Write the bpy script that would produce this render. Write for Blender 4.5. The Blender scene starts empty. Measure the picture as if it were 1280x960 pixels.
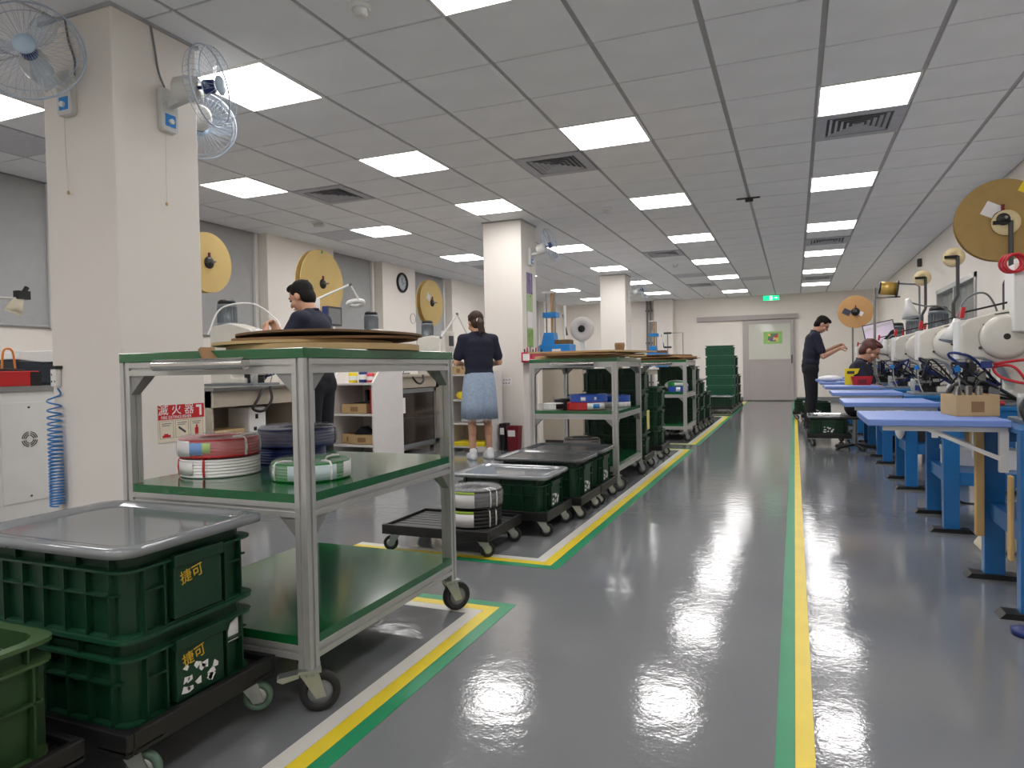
import bpy, bmesh, math, random
from mathutils import Vector, Matrix
random.seed(11)
PI = math.pi
scene = bpy.context.scene
col = scene.collection

# ---------------------------------------------------------------- camera
YAW, PITCH, ROLL = 0.3890, 0.0227, -0.0182
CAMH, CEIL = 0.98, 2.79
_f = Vector((-math.sin(YAW)*math.cos(PITCH), math.cos(YAW)*math.cos(PITCH), -math.sin(PITCH)))
_r = Vector((math.cos(YAW), math.sin(YAW), 0)); _u = _r.cross(_f)
_r2 = math.cos(ROLL)*_r + math.sin(ROLL)*_u; _u2 = -math.sin(ROLL)*_r + math.cos(ROLL)*_u
cam = bpy.data.cameras.new('camera'); cam.sensor_width = 36.0; cam.lens = 862.2/1280*36.0
cam.clip_start = 0.05; cam.clip_end = 100
camo = bpy.data.objects.new('camera', cam); col.objects.link(camo)
camo.matrix_world = Matrix(((_r2.x, _u2.x, -_f.x, 0), (_r2.y, _u2.y, -_f.y, 0), (_r2.z, _u2.z, -_f.z, CAMH), (0, 0, 0, 1)))
scene.camera = camo

# ---------------------------------------------------------------- world, exposure
w = bpy.data.worlds.new('world'); scene.world = w; w.use_nodes = True
w.node_tree.nodes['Background'].inputs[0].default_value = (0.55, 0.58, 0.62, 1)
w.node_tree.nodes['Background'].inputs[1].default_value = 0.15
scene.view_settings.view_transform = 'Standard'; scene.view_settings.look = 'None'
scene.view_settings.gamma = 1.0; scene.view_settings.use_curve_mapping = False
scene.view_settings.exposure = 0.52
PANEL_POWER = 11.5
scene.cycles.diffuse_bounces = 8; scene.cycles.max_bounces = 14; scene.cycles.transparent_max_bounces = 12

# ---------------------------------------------------------------- materials
def lin(c):
    return tuple((x/255/12.92 if x/255 <= 0.04045 else ((x/255+0.055)/1.055)**2.4) for x in c)
MATS = {}
def mat(name, rgb, rough=0.5, metal=0.0, var=0.06, scale=12.0, bump=0.0, bscale=60.0, coat=0.0, alpha=1.0, emit=0.0, trans=0.0, spec=0.5, rvar=0.0):
    if name in MATS: return MATS[name]
    m = bpy.data.materials.new(name); m.use_nodes = True; nt = m.node_tree; N = nt.nodes; L = nt.links
    b = N['Principled BSDF']; c = lin(rgb)
    tc = N.new('ShaderNodeTexCoord')
    nz = N.new('ShaderNodeTexNoise'); nz.inputs['Scale'].default_value = scale; nz.inputs['Detail'].default_value = 4
    L.new(tc.outputs['Object'], nz.inputs['Vector'])
    cr = N.new('ShaderNodeValToRGB')
    cr.color_ramp.elements[0].position = 0.3; cr.color_ramp.elements[1].position = 0.7
    cr.color_ramp.elements[0].color = tuple(x*(1-var) for x in c)+(1,)
    cr.color_ramp.elements[1].color = tuple(min(1, x*(1+var)) for x in c)+(1,)
    L.new(nz.outputs['Fac'], cr.inputs['Fac']); L.new(cr.outputs['Color'], b.inputs['Base Color'])
    b.inputs['Roughness'].default_value = rough; b.inputs['Metallic'].default_value = metal
    b.inputs['Specular IOR Level'].default_value = spec
    if rvar:
        mr = N.new('ShaderNodeMapRange'); mr.inputs[3].default_value = rough-rvar; mr.inputs[4].default_value = rough+rvar
        L.new(nz.outputs['Fac'], mr.inputs[0]); L.new(mr.outputs[0], b.inputs['Roughness'])
    if coat: b.inputs['Coat Weight'].default_value = coat; b.inputs['Coat Roughness'].default_value = 0.08
    if alpha < 1: b.inputs['Alpha'].default_value = alpha
    if trans: b.inputs['Transmission Weight'].default_value = trans; b.inputs['IOR'].default_value = 1.2
    if emit:
        b.inputs['Emission Color'].default_value = c+(1,); b.inputs['Emission Strength'].default_value = emit
    if bump:
        n2 = N.new('ShaderNodeTexNoise'); n2.inputs['Scale'].default_value = bscale; n2.inputs['Detail'].default_value = 3
        L.new(tc.outputs['Object'], n2.inputs['Vector'])
        bp = N.new('ShaderNodeBump'); bp.inputs['Strength'].default_value = bump; bp.inputs['Distance'].default_value = 0.01
        L.new(n2.outputs['Fac'], bp.inputs['Height']); L.new(bp.outputs['Normal'], b.inputs['Normal'])
    MATS[name] = m
    return m
M = dict(
 wall=mat('wall paint', (240, 234, 226), .75, var=.02, scale=2, bump=.03),
 column=mat('column paint', (226, 220, 213), .6, var=.02, scale=2, bump=.03),
 grid=mat('ceiling grid metal', (168, 168, 170), .6),
 tile=mat('ceiling tile board', (232, 234, 238), .9, var=.03, scale=3, bump=.08, bscale=250),
 ventm=mat('vent louvre metal', (176, 178, 186), .6),
 duct=mat('vent duct grey', (92, 92, 98), .7),
 blank=mat('grey ceiling panel', (196, 198, 206), .8),
 blind=mat('grey roller blind', (176, 177, 178), .8, var=.03, bump=.05, bscale=200),
 alu=mat('brushed aluminium', (186, 186, 184), .35, .45, var=.05, bump=.02),
 alud=mat('grey die casting', (146, 146, 145), .5, .5),
 chrome=mat('chrome', (215, 213, 210), .12, 1),
 steel=mat('steel', (150, 150, 148), .3, .9, var=.1),
 green=mat('green bench mat', (22, 92, 50), .13, var=.06, scale=5, coat=.3, spec=.7),
 crate=mat('green crate plastic', (11, 52, 32), .42, var=.12, scale=8, bump=.03, rvar=.06),
 crate2=mat('olive green crate plastic', (38, 66, 34), .5, var=.15, scale=8, bump=.04),
 cratef=mat('bright green crate plastic', (24, 92, 64), .45, var=.08, scale=8),
 rim_crate=mat('highlighted crate rim', (18, 64, 42), .4, var=.12),  # rims paler than their crates: edge highlight put into the colour
 rim_crate2=mat('highlighted olive crate rim', (62, 88, 52), .5, var=.12),
 rim_cratef=mat('highlighted bright crate rim', (70, 128, 100), .45, var=.1),
 lid=mat('grey translucent lid', (140, 144, 148), .09, var=.05, alpha=.72, spec=1.0),
 black=mat('black plastic', (24, 23, 24), .45, var=.2),
 rubber=mat('black rubber', (30, 30, 31), .6, var=.15),
 wheelgrey=mat('grey wheel hub', (125, 128, 132), .5),
 greenrub=mat('green wheel', (92, 118, 100), .5),
 zinc=mat('zinc plated steel', (178, 182, 178), .35, .8, var=.15),
 cardb=mat('brown cardboard', (142, 108, 74), .85, var=.12, scale=7, bump=.05),
 cardt=mat('tan cardboard', (190, 162, 118), .85, var=.08, scale=7, bump=.04),
 cardd=mat('dark cardboard', (112, 88, 64), .9, var=.15, scale=7, bump=.05),
 reel=mat('ochre reel board', (208, 180, 116), .75, var=.05, scale=5),
 reelb=mat('brown reel board', (186, 142, 92), .75, var=.06, scale=5),
 cream=mat('cream machine enamel', (216, 212, 202), .3, var=.04, coat=.25),
 white=mat('white enamel', (228, 228, 226), .35, var=.02),
 paper=mat('white paper', (232, 230, 230), .8, var=.02),
 lam=mat('white melamine board', (222, 217, 214), .45, var=.02),
 blue=mat('blue steel enamel', (22, 104, 168), .38, var=.08, coat=.2),
 lblue=mat('periwinkle laminate', (116, 144, 212), .4, var=.03),
 bblue=mat('bright blue enamel', (34, 132, 208), .35, var=.05),
 dblue=mat('dark blue plastic', (24, 44, 110), .4, var=.1),
 navy=mat('navy fabric', (27, 29, 48), .9, var=.12, scale=30, bump=.1, bscale=120),
 trouser=mat('black trouser fabric', (22, 22, 30), .9, var=.1, scale=30, bump=.1, bscale=100),
 denim=mat('pale denim', (152, 168, 190), .9, var=.12, scale=40, bump=.12, bscale=150),
 skin=mat('skin', (196, 148, 122), .55, var=.06, scale=9),
 hair=mat('black hair', (20, 17, 16), .7, var=.3, scale=60, bump=.3, bscale=120, spec=.2),
 hairb=mat('brown hair', (60, 44, 36), .65, var=.35, scale=45, bump=.3, bscale=120, spec=.25),
 hairr=mat('reddish brown hair', (84, 44, 36), .5, var=.3, scale=45, bump=.3, bscale=120),
 red=mat('red plastic', (192, 30, 34), .4, var=.05),
 dred=mat('maroon plastic', (112, 14, 30), .35, var=.05),
 pink=mat('pink red plastic', (206, 44, 78), .4, var=.05),
 yellow=mat('yellow plastic', (232, 208, 30), .5, var=.04),
 ytape=mat('yellow floor tape', (226, 200, 44), .35, var=.06, scale=6),
 gtape=mat('green floor tape', (24, 138, 92), .35, var=.06, scale=6),
 wtape=mat('white floor tape', (206, 203, 196), .35, var=.05, scale=6),
 motor=mat('grey motor casting', (128, 134, 140), .45, .3, var=.08),
 glass=mat('clear glass', (205, 215, 215), .05, alpha=.25, spec=.8),
 dglass=mat('smoked glass', (70, 60, 55), .06, alpha=.62, spec=.7),
 film=mat('clear plastic film', (225, 225, 230), .15, alpha=.22, bump=.8, bscale=35, spec=.8),
 clear=mat('translucent plastic', (205, 208, 205), .25, alpha=.5),
 fan=mat('fan grey white plastic', (205, 205, 202), .4, var=.03),
 fanblade=mat('translucent blue fan blade', (170, 195, 215), .12, alpha=.2),
 fanwire=mat('fan cage wire', (176, 188, 204), .35, .3),
 door=mat('grey door panel', (178, 170, 168), .45, var=.02, scale=2),
 wood=mat('plywood', (200, 166, 110), .65, var=.12, scale=6),
 bag=mat('white plastic bag', (226, 226, 230), .3, var=.05, bump=.6, bscale=25),
 beige=mat('beige cabinet enamel', (176, 166, 150), .5, var=.03),
 grey=mat('mid grey plastic', (120, 122, 124), .5),
 dgrey=mat('dark grey plastic', (58, 58, 60), .5),
 redhose=mat('red hose', (196, 40, 52), .35),
 bhose=mat('blue hose', (60, 130, 196), .3),
 orange=mat('orange plastic', (220, 130, 50), .4),
 lamp=mat('lamp bulb glow', (255, 250, 240), .5, emit=4.0),
 shoe=mat('white shoe', (220, 222, 226), .6, var=.04),
)

def led_material():
    m = bpy.data.materials.new('led diffuser'); m.use_nodes = True; nt = m.node_tree
    nt.nodes.clear(); e = nt.nodes.new('ShaderNodeEmission'); o = nt.nodes.new('ShaderNodeOutputMaterial')
    e.inputs[0].default_value = (1.0, .975, .96, 1); e.inputs[1].default_value = PANEL_POWER
    nt.links.new(e.outputs[0], o.inputs[0]); return m
M['led'] = led_material()

def floor_material():
    m = bpy.data.materials.new('grey epoxy floor'); m.use_nodes = True; nt = m.node_tree; N = nt.nodes; L = nt.links
    b = N['Principled BSDF']; tc = N.new('ShaderNodeTexCoord')
    n1 = N.new('ShaderNodeTexNoise'); n1.inputs['Scale'].default_value = 0.7; n1.inputs['Detail'].default_value = 5
    L.new(tc.outputs['Object'], n1.inputs['Vector'])
    cr = N.new('ShaderNodeValToRGB'); cr.color_ramp.elements[0].position = .3; cr.color_ramp.elements[1].position = .7
    cr.color_ramp.elements[0].color = lin((115, 117, 120))+(1,); cr.color_ramp.elements[1].color = lin((126, 128, 130))+(1,)
    L.new(n1.outputs['Fac'], cr.inputs['Fac']); L.new(cr.outputs['Color'], b.inputs['Base Color'])
    n2 = N.new('ShaderNodeTexNoise'); n2.inputs['Scale'].default_value = 16; n2.inputs['Detail'].default_value = 3
    n3 = N.new('ShaderNodeTexNoise'); n3.inputs['Scale'].default_value = 90; n3.inputs['Detail'].default_value = 2
    L.new(tc.outputs['Object'], n2.inputs['Vector']); L.new(tc.outputs['Object'], n3.inputs['Vector'])
    mr = N.new('ShaderNodeMapRange'); mr.inputs[3].default_value = .05; mr.inputs[4].default_value = .13
    L.new(n1.outputs['Fac'], mr.inputs[0]); L.new(mr.outputs[0], b.inputs['Roughness'])
    b.inputs['Specular IOR Level'].default_value = .75
    b1 = N.new('ShaderNodeBump'); b1.inputs['Strength'].default_value = .045; b1.inputs['Distance'].default_value = .02
    b2 = N.new('ShaderNodeBump'); b2.inputs['Strength'].default_value = .07; b2.inputs['Distance'].default_value = .004
    L.new(n2.outputs['Fac'], b1.inputs['Height']); L.new(n3.outputs['Fac'], b2.inputs['Height'])
    L.new(b1.outputs['Normal'], b2.inputs['Normal']); L.new(b2.outputs['Normal'], b.inputs['Normal'])
    return m
M['floor'] = floor_material()

# ---------------------------------------------------------------- mesh helpers
class MB:
    def __init__(s): s.v = []; s.f = []; s.s = []
    def add(s, vs, fs, smooth=False, X=None):
        o = len(s.v)
        s.v += [tuple(X @ Vector(p)) if X is not None else tuple(p) for p in vs]
        s.f += [tuple(i+o for i in f) for f in fs]; s.s += [smooth]*len(fs); return s
    def box(s, x0, x1, y0, y1, z0, z1, X=None):
        return s.add([(x0,y0,z0),(x1,y0,z0),(x1,y1,z0),(x0,y1,z0),(x0,y0,z1),(x1,y0,z1),(x1,y1,z1),(x0,y1,z1)],
                     [(0,3,2,1),(4,5,6,7),(0,1,5,4),(1,2,6,5),(2,3,7,6),(3,0,4,7)], False, X)
    def cb(s, c, d, rz=0, rx=0, ry=0):
        X = Matrix.Translation(c) @ Matrix.Rotation(rz, 4, 'Z') @ Matrix.Rotation(ry, 4, 'Y') @ Matrix.Rotation(rx, 4, 'X')
        return s.box(-d[0]/2, d[0]/2, -d[1]/2, d[1]/2, -d[2]/2, d[2]/2, X)
    def cyl(s, p0, p1, r0, r1=None, n=16, caps=True, smooth=True):
        r1 = r0 if r1 is None else r1
        p0 = Vector(p0); p1 = Vector(p1); d = (p1-p0).normalized()
        a = d.orthogonal().normalized(); b = d.cross(a); vs = []
        for p, r in ((p0, r0), (p1, r1)):
            for k in range(n):
                t = 2*PI*k/n; vs.append(p + a*(r*math.cos(t)) + b*(r*math.sin(t)))
        s.add(vs, [(k, (k+1) % n, n+(k+1) % n, n+k) for k in range(n)], smooth)
        if caps:
            s.add(vs[:n], [tuple(range(n-1, -1, -1))]); s.add(vs[n:], [tuple(range(n))])
        return s
    def tube(s, pts, r, n=8, closed=False):
        pts = [Vector(p) for p in pts]; m = len(pts); vs = []; a = None
        for i, p in enumerate(pts):
            q0 = pts[i-1] if (i or closed) else p; q1 = pts[(i+1) % m] if (i < m-1 or closed) else p
            d = (q1-q0)
            d = d.normalized() if d.length > 1e-9 else Vector((0,0,1))
            a = d.orthogonal().normalized() if a is None else (a - d*a.dot(d)).normalized()
            b = d.cross(a)
            for k in range(n):
                t = 2*PI*k/n; vs.append(p + a*(r*math.cos(t)) + b*(r*math.sin(t)))
        fs = []
        for i in range(m if closed else m-1):
            j = (i+1) % m
            fs += [(i*n+k, i*n+(k+1) % n, j*n+(k+1) % n, j*n+k) for k in range(n)]
        s.add(vs, fs, True)
        if not closed: s.add(vs[:n], [tuple(range(n-1,-1,-1))]); s.add(vs[-n:], [tuple(range(n))])
        return s
    def lathe(s, prof, n=32, X=None, closed=False, smooth=True, a0=0, a1=2*PI):
        m = len(prof); full = abs(a1-a0-2*PI) < 1e-6; nn = n if full else n+1; vs = []
        for k in range(nn):
            t = a0+(a1-a0)*k/n
            vs += [(r*math.cos(t), r*math.sin(t), z) for r, z in prof]
        fs = []
        for k in range(n):
            k2 = (k+1) % nn
            for i in range(m if closed else m-1):
                j = (i+1) % m
                fs.append((k*m+i, k2*m+i, k2*m+j, k*m+j))
        return s.add(vs, fs, smooth, X)
    def prism(s, poly, a, b, axis='y', X=None):
        n = len(poly)
        def P(p, t):
            return {'y': (p[0], t, p[1]), 'x': (t, p[0], p[1]), 'z': (p[0], p[1], t)}[axis]
        vs = [P(p, a) for p in poly]+[P(p, b) for p in poly]
        fs = [(k, (k+1) % n, n+(k+1) % n, n+k) for k in range(n)]+[tuple(range(n-1,-1,-1)), tuple(range(n, 2*n))]
        return s.add(vs, fs, False, X)
    def ell(s, c, r, X=None, n=16, m=10):
        vs = [(0,0,-1)]; 
        for i in range(1, m):
            t = -PI/2+PI*i/m
            vs += [(math.cos(t)*math.cos(2*PI*k/n), math.cos(t)*math.sin(2*PI*k/n), math.sin(t)) for k in range(n)]
        vs.append((0,0,1)); fs = [(0, 1+(k+1) % n, 1+k) for k in range(n)]
        for i in range(m-2):
            fs += [(1+i*n+k, 1+i*n+(k+1) % n, 1+(i+1)*n+(k+1) % n, 1+(i+1)*n+k) for k in range(n)]
        e = len(vs)-1; fs += [(e, 1+(m-2)*n+k, 1+(m-2)*n+(k+1) % n) for k in range(n)]
        T = Matrix.Translation(c) @ (X if X is not None else Matrix.Identity(4)) @ Matrix.Diagonal((r[0], r[1], r[2], 1))
        return s.add(vs, fs, True, T)
    def mesh(s, name):
        me = bpy.data.meshes.new(name); me.from_pydata([tuple(p) for p in s.v], [], s.f)
        me.polygons.foreach_set('use_smooth', s.s); me.update(); 
        bm = bmesh.new(); bm.from_mesh(me); bmesh.ops.recalc_face_normals(bm, faces=bm.faces); bm.to_mesh(me); bm.free()
        return me
    def build(s, name, m, parent=None, bevel=0.0, seg=2):
        me = s.mesh(name); me.materials.append(M[m] if isinstance(m, str) else m)
        o = bpy.data.objects.new(name, me); col.objects.link(o); o.parent = parent
        if bevel:
            b = o.modifiers.new('bevel', 'BEVEL'); b.width = bevel; b.segments = seg; b.limit_method = 'ANGLE'; b.angle_limit = 0.6
            b.harden_normals = False
        return o
def tag(o, label, cat, group=None):
    o['label'] = label; o['category'] = cat
    if group: o['group'] = group
    return o
def thing(name, label, cat, loc=(0,0,0), rz=0, group=None):
    o = bpy.data.objects.new(name, None); col.objects.link(o); o.empty_display_size = .1
    o.location = loc; o.rotation_euler = (0,0,rz); return tag(o, label, cat, group)
def struct(o): o['kind'] = 'structure'; return o
def copy_tree(o, parent=None):
    c = o.copy(); col.objects.link(c); c.parent = parent
    for ch in o.children: copy_tree(ch, c)
    return c
def dup(o, loc, rz, label=None, group=None):
    c = copy_tree(o); c.location = loc; c.rotation_euler = (0,0,rz)
    if label: c['label'] = label
    if group: c['group'] = group
    return c
def text(name, body, size, m, parent, X, depth=.0006, sx=1.0):
    cu = bpy.data.curves.new(name, 'FONT'); cu.body = body; cu.size = size; cu.extrude = depth; cu.align_x = 'CENTER'; cu.align_y = 'CENTER'
    cu.resolution_u = 2
    t = bpy.data.objects.new('tmp', cu); col.objects.link(t)
    me = bpy.data.meshes.new_from_object(t.evaluated_get(bpy.context.evaluated_depsgraph_get()))
    bpy.data.objects.remove(t); me.name = name; me.transform(X @ Matrix.Diagonal((sx,1,1,1)))
    me.materials.clear(); me.materials.append(M[m]); o = bpy.data.objects.new(name, me); col.objects.link(o); o.parent = parent
    return o
def arc(c, r, a0, a1, n, plane='xz'):
    out = []
    for k in range(n+1):
        t = a0+(a1-a0)*k/n; u, v = r*math.cos(t), r*math.sin(t)
        out.append({'xz': (c[0]+u, c[1], c[2]+v), 'xy': (c[0]+u, c[1]+v, c[2]), 'yz': (c[0], c[1]+u, c[2]+v)}[plane])
    return out
def spline(pts, n=6):
    P = [Vector(p) for p in pts]; P = [P[0]*2-P[1]]+P+[P[-1]*2-P[-2]]; out = []
    for i in range(1, len(P)-2):
        for k in range(n):
            t = k/n
            out.append(.5*((2*P[i])+(P[i+1]-P[i-1])*t+(2*P[i-1]-5*P[i]+4*P[i+1]-P[i+2])*t*t+(3*P[i]-P[i-1]-3*P[i+1]+P[i+2])*t**3))
    return out+[P[-2]]
ZX = Matrix.Rotation(PI/2, 4, 'Y')      # lathe axis z -> +x
ZY = Matrix.Rotation(-PI/2, 4, 'X')     # lathe axis z -> +y
# text planes: read from -y side, from +x side, from -x side
TXF = Matrix.Rotation(PI/2, 4, 'X')
TXR = Matrix.Rotation(PI/2, 4, 'Z') @ Matrix.Rotation(PI/2, 4, 'X')

# ---------------------------------------------------------------- room shell
XL, XR, YB, YF = -6.5, 1.95, -3.4, 19.4
struct(MB().box(XL-.4, XR+.3, YB-.2, YF+.3, -.12, 0).build('floor', 'floor'))
wl = struct(MB().box(XL-.15, XL, YB, YF, 0, CEIL+.1).build('wall_left', 'wall'))
for y0, y1 in ((7.1, 8.5), (9.8, 10.87), (12.3, 13.85), (15.3, 16.4), (17.8, 19.4)):
    MB().box(XL-.02, -6.3, y0, y1, 0, CEIL+.01).build('pilaster', 'wall', wl, .006)
bl = [(-1.5, 4.4), (4.46, 7.06), (8.54, 9.74), (10.91, 12.24), (13.9, 15.25), (16.45, 17.75)]
for k, (y0, y1) in enumerate(bl):
    o = struct(MB().box(XL+.005, XL+.02, y0, y1, 1.46, CEIL-.002).build('window_%d' % (k+1), 'blind'))
    MB().cyl((XL+.02, y0, 1.45), (XL+.02, y1, 1.45), .014, n=10).build('bottom_bar', 'blind', o)
    MB().box(XL+.004, XL+.06, y1-.03, y1+.03, 1.43, CEIL-.002).build('guide_rail', 'white', o)
# right wall with an inner window looking into the next room
wr = MB(); wy0, wy1, wz0, wz1 = 9.4, 11.75, 1.0, 2.0
wr.box(XR, XR+.12, YB, wy0, 0, CEIL+.1).box(XR, XR+.12, wy1, YF, 0, CEIL+.1).box(XR, XR+.12, wy0, wy1, 0, wz0).box(XR, XR+.12, wy0, wy1, wz1, CEIL+.1)
struct(wr.build('wall_right', 'wall'))
o = MB(); t = .06
o.box(XR-.02, XR+.13, wy0, wy1, wz1-t, wz1).box(XR-.02, XR+.13, wy0, wy1, wz0, wz0+t)
for y in (wy0, wy0+(wy1-wy0)/2-t/2, wy1-t): o.box(XR-.02, XR+.13, y, y+t, wz0, wz1)
wn = struct(o.build('window_7', 'alu'))
for a, b in ((wy0+t, wy0+(wy1-wy0)/2-t/2), (wy0+(wy1-wy0)/2+t/2, wy1-t)):
    MB().box(XR+.05, XR+.056, a, b, wz0+t, wz1-t).build('pane', 'glass', wn)
nr = MB(); nr.box(4.6, 4.7, 7, 16, 0, CEIL).box(2.07, 4.7, 16, 16.1, 0, CEIL).box(2.07, 4.7, 6.9, 7, 0, CEIL)
struct(nr.build('wall_next_room', 'wall'))
struct(MB().box(2.07, 4.7, 6.9, 16.1, CEIL, CEIL+.1).build('ceiling_next_room', 'tile'))
struct(MB().box(2.25, 4.7, 6.9, 16.1, -.12, 0).build('floor_next_room', 'floor'))
# far wall, back wall
wf = struct(MB().box(XL-.15, XR+.12, YF, YF+.12, 0, CEIL+.1).build('wall_far', 'wall'))
struct(MB().box(XL-.15, XR+.12, YB-.12, YB, 0, CEIL+.1).build('wall_back', 'wall'))
bb = MB().box(-3.05, -1.25, YF-.015, YF, 0, .1).box(.02, XR, YF-.015, YF, 0, .1).box(XL, -3.56, YF-.015, YF, 0, .1)
struct(bb.build('baseboard_far', 'grey'))
# columns
COLX0, COLX1 = -3.55, -3.045
for y0, y1 in ((2.4, 2.91), (7.8, 8.3), (13.35, 13.85), (19.0, 19.39)):
    c = struct(MB().box(COLX0, COLX1, y0, y1, 0, CEIL+.01).build('column', 'column', None, .008))
    MB().box(COLX0-.012, COLX1+.012, y0-.012, y1+.012, CEIL-.022, CEIL-.006).build('ceiling_trim', 'grid', c)

# ---------------------------------------------------------------- ceiling: grid, tiles, panel lights, vents
GX, GY, G = -2.24, 3.184, .6
ce = struct(MB().box(XL-.15, XR+.12, YB-.1, YF+.12, CEIL+.004, CEIL+.12).build('ceiling', 'grid'))
lights = [(-5,-1),(-2,0),(1,-1),(4,-1),(-5,3),(-2,3),(1,3),(4,3),(-5,7),(-2,6),(1,7),(4,7),(-5,11),(-2,11),(1,11),(4,11),
          (-5,15),(-2,15),(1,15),(4,15),(-5,20),(-2,19),(1,19),(4,19),(-5,24),(-2,23),(1,24),(4,23),
          (-5,-6),(-2,-6),(1,-6),(4,-6),(-5,-9),(-2,-9),(1,-9),(4,-9)]
vents = [(0,4),(4,4),(-4,4),(4,13),(0,13),(0,21),(4,21)]
blanks = [(-6,7),(-5,13),(0,18),(-5,21),(2,20),(-6,0)]
colr = [(x0, x1, y0, y1) for x0, x1, y0, y1 in ((COLX0,COLX1,2.4,2.91),(COLX0,COLX1,7.8,8.3),(COLX0,COLX1,13.35,13.85),(COLX0,COLX1,19.0,19.4))]
def cellrect(i, j): return GX+G*i, GX+G*(i+1), GY+G*j, GY+G*(j+1)
allc = []
for i in range(-8, 7):
    for j in range(-11, 28):
        if (i, j) in lights or (i, j) in vents: continue
        x0, x1, y0, y1 = cellrect(i, j)
        x0 = max(x0, XL); x1 = min(x1, XR); y0 = max(y0, YB); y1 = min(y1, YF)
        if x1-x0 < .08 or y1-y0 < .08: continue
        cx, cy = (x0+x1)/2, (y0+y1)/2
        # seen size from the camera, to choose which tiles are single objects
        d = Vector((cx, cy, CEIL-CAMH)); dep = d.dot(_f)
        u = 640+862.2*d.dot(_r2)/dep if dep > .2 else -9999; v = 480-862.2*d.dot(_u2)/dep if dep > .2 else -9999
        inview = -60 < u < 1340 and -60 < v < 960
        allc.append((-(1/dep**3 if inview else 0), i, j, x0, x1, y0, y1, inview))
allc.sort()
tile_meshes = {}; rest = MB()
for k, (s_, i, j, x0, x1, y0, y1, iv) in enumerate(allc):
    gx, gy = .016, .008
    dx, dy = x1-x0-2*gx, y1-y0-2*gy
    if iv and k < 300:
        key = (round(dx, 3), round(dy, 3), (i, j) in blanks)
        if key not in tile_meshes:
            o = MB().box(-dx/2, dx/2, -dy/2, dy/2, 0, .012).build('ceiling_tile', 'blank' if key[2] else 'tile', ce); tile_meshes[key] = o.data
        else:
            o = bpy.data.objects.new('ceiling_tile', tile_meshes[key]); col.objects.link(o); o.parent = ce
        o.location = ((x0+x1)/2, (y0+y1)/2, CEIL-.005)
    else:
        rest.box(x0+gx, x1-gx, y0+gy, y1-gy, CEIL-.005, CEIL+.007)
o = rest.build('far_ceiling_tiles', 'tile', ce); o['kind'] = 'stuff'
ORD = ['first', 'second', 'third', 'fourth', 'fifth', 'sixth', 'seventh', 'eighth', 'ninth', 'tenth']
WHERE = {4: 'over the machine side of the aisle', 1: 'over the trolley side of the aisle', 0: 'above the trolley row', -2: 'in line with the columns', -4: 'above the left presses', -5: 'along the blind wall'}
def panel_label(i, j, cells, kind='square LED ceiling panel'):
    k = sorted([b for a, b in cells if a == i], reverse=True).index(j)
    return '%s %s, %s from the far wall' % (kind, WHERE[i], ORD[k])
lt = None
for i, j in lights:
    x0, x1, y0, y1 = cellrect(i, j); loc = ((x0+x1)/2, (y0+y1)/2, CEIL-.012)
    if lt is None:
        lt = thing('ceiling_light', 'white square LED panel light set in the ceiling grid', 'ceiling light', loc, 0, 'square LED panels in the ceiling')
        fr = MB(); h = .297; t = .014
        fr.box(-h,h,-h,-h+t,0,.014).box(-h,h,h-t,h,0,.014).box(-h,-h+t,-h+t,h-t,0,.014).box(h-t,h,-h+t,h-t,0,.014)
        fr.build('frame', 'white', lt); MB().box(-h+t, h-t, -h+t, h-t, .004, .012).build('diffuser', 'led', lt)
        lt['label'] = panel_label(i, j, lights)
    else: dup(lt, loc, 0, panel_label(i, j, lights))
lt = dup(lt, (3.3, 11.5, CEIL-.012), 0, 'square LED panel added to light the room behind the side window'); del lt['group']  # out-of-view panel put in to brighten the room behind the window
vt = None
for i, j in vents:
    x0, x1, y0, y1 = cellrect(i, j); loc = ((x0+x1)/2, (y0+y1)/2, CEIL-.014)
    if vt is None:
        vt = thing('ceiling_vent', 'square louvred air vent set in the ceiling grid', 'air vent', loc, 0, 'air vents in the ceiling')
        h = .295; fr = MB()
        for a, b in ((h, .22),):
            fr.box(-a,a,-a,-b,0,.016).box(-a,a,b,a,0,.016).box(-a,-b,-b,b,0,.016).box(b,a,-b,b,0,.016)
        fr.build('frame', 'ventm', vt)
        MB().box(-.22,.22,-.22,.22,.014,.017).build('dark_duct', 'duct', vt)
        for k in range(5):
            a = .20-.04*k; sl = MB()
            for q in range(4):
                X = Matrix.Rotation(q*PI/2, 4, 'Z'); sl.add([(-a,-a,0),(a,-a,0),(a-.02,-a+.02,.014),(-a+.02,-a+.02,.014),(-a,-a,.003),(a,-a,.003),(a-.02,-a+.02,.016),(-a+.02,-a+.02,.016)],
                    [(0,1,2,3),(4,7,6,5),(0,4,5,1),(1,5,6,2),(2,6,7,3),(3,7,4,0)], False, X)
            sl.build('louvre', 'ventm', vt)
        vt['label'] = panel_label(i, j, vents, 'louvred ceiling vent')
    else: dup(vt, loc, 0, panel_label(i, j, vents, 'louvred ceiling vent'))
def detector(x, y, label):
    t = thing('smoke_detector', label, 'smoke detector', (x, y, CEIL-.06))
    MB().lathe([(0,.058),(.055,.058),(.055,.045),(.04,.035)], 24).build('base', 'white', t)
    MB().lathe([(.038,.04),(.036,.012),(.024,.0),(0,.0)], 20).build('sensor_head', 'fan', t)
detector(-1.97, 2.92, 'round white smoke detector on the ceiling tile before the first panel row')
detector(-1.96, 7.75, 'small round smoke detector between second row ceiling lights')
detector(-1.96, 12.55, 'small round smoke detector near the ceiling vent by the middle column')
detector(-2.0, 18.1, 'small round smoke detector near the far wall')
t = thing('ceiling_camera', 'small white dome fitting beside the left ceiling light', 'camera', (-5.35, 6.85, CEIL-.07))
MB().lathe([(0,.07),(.05,.07),(.05,.05),(.03,.045)], 20).build('base', 'white', t)
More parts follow.
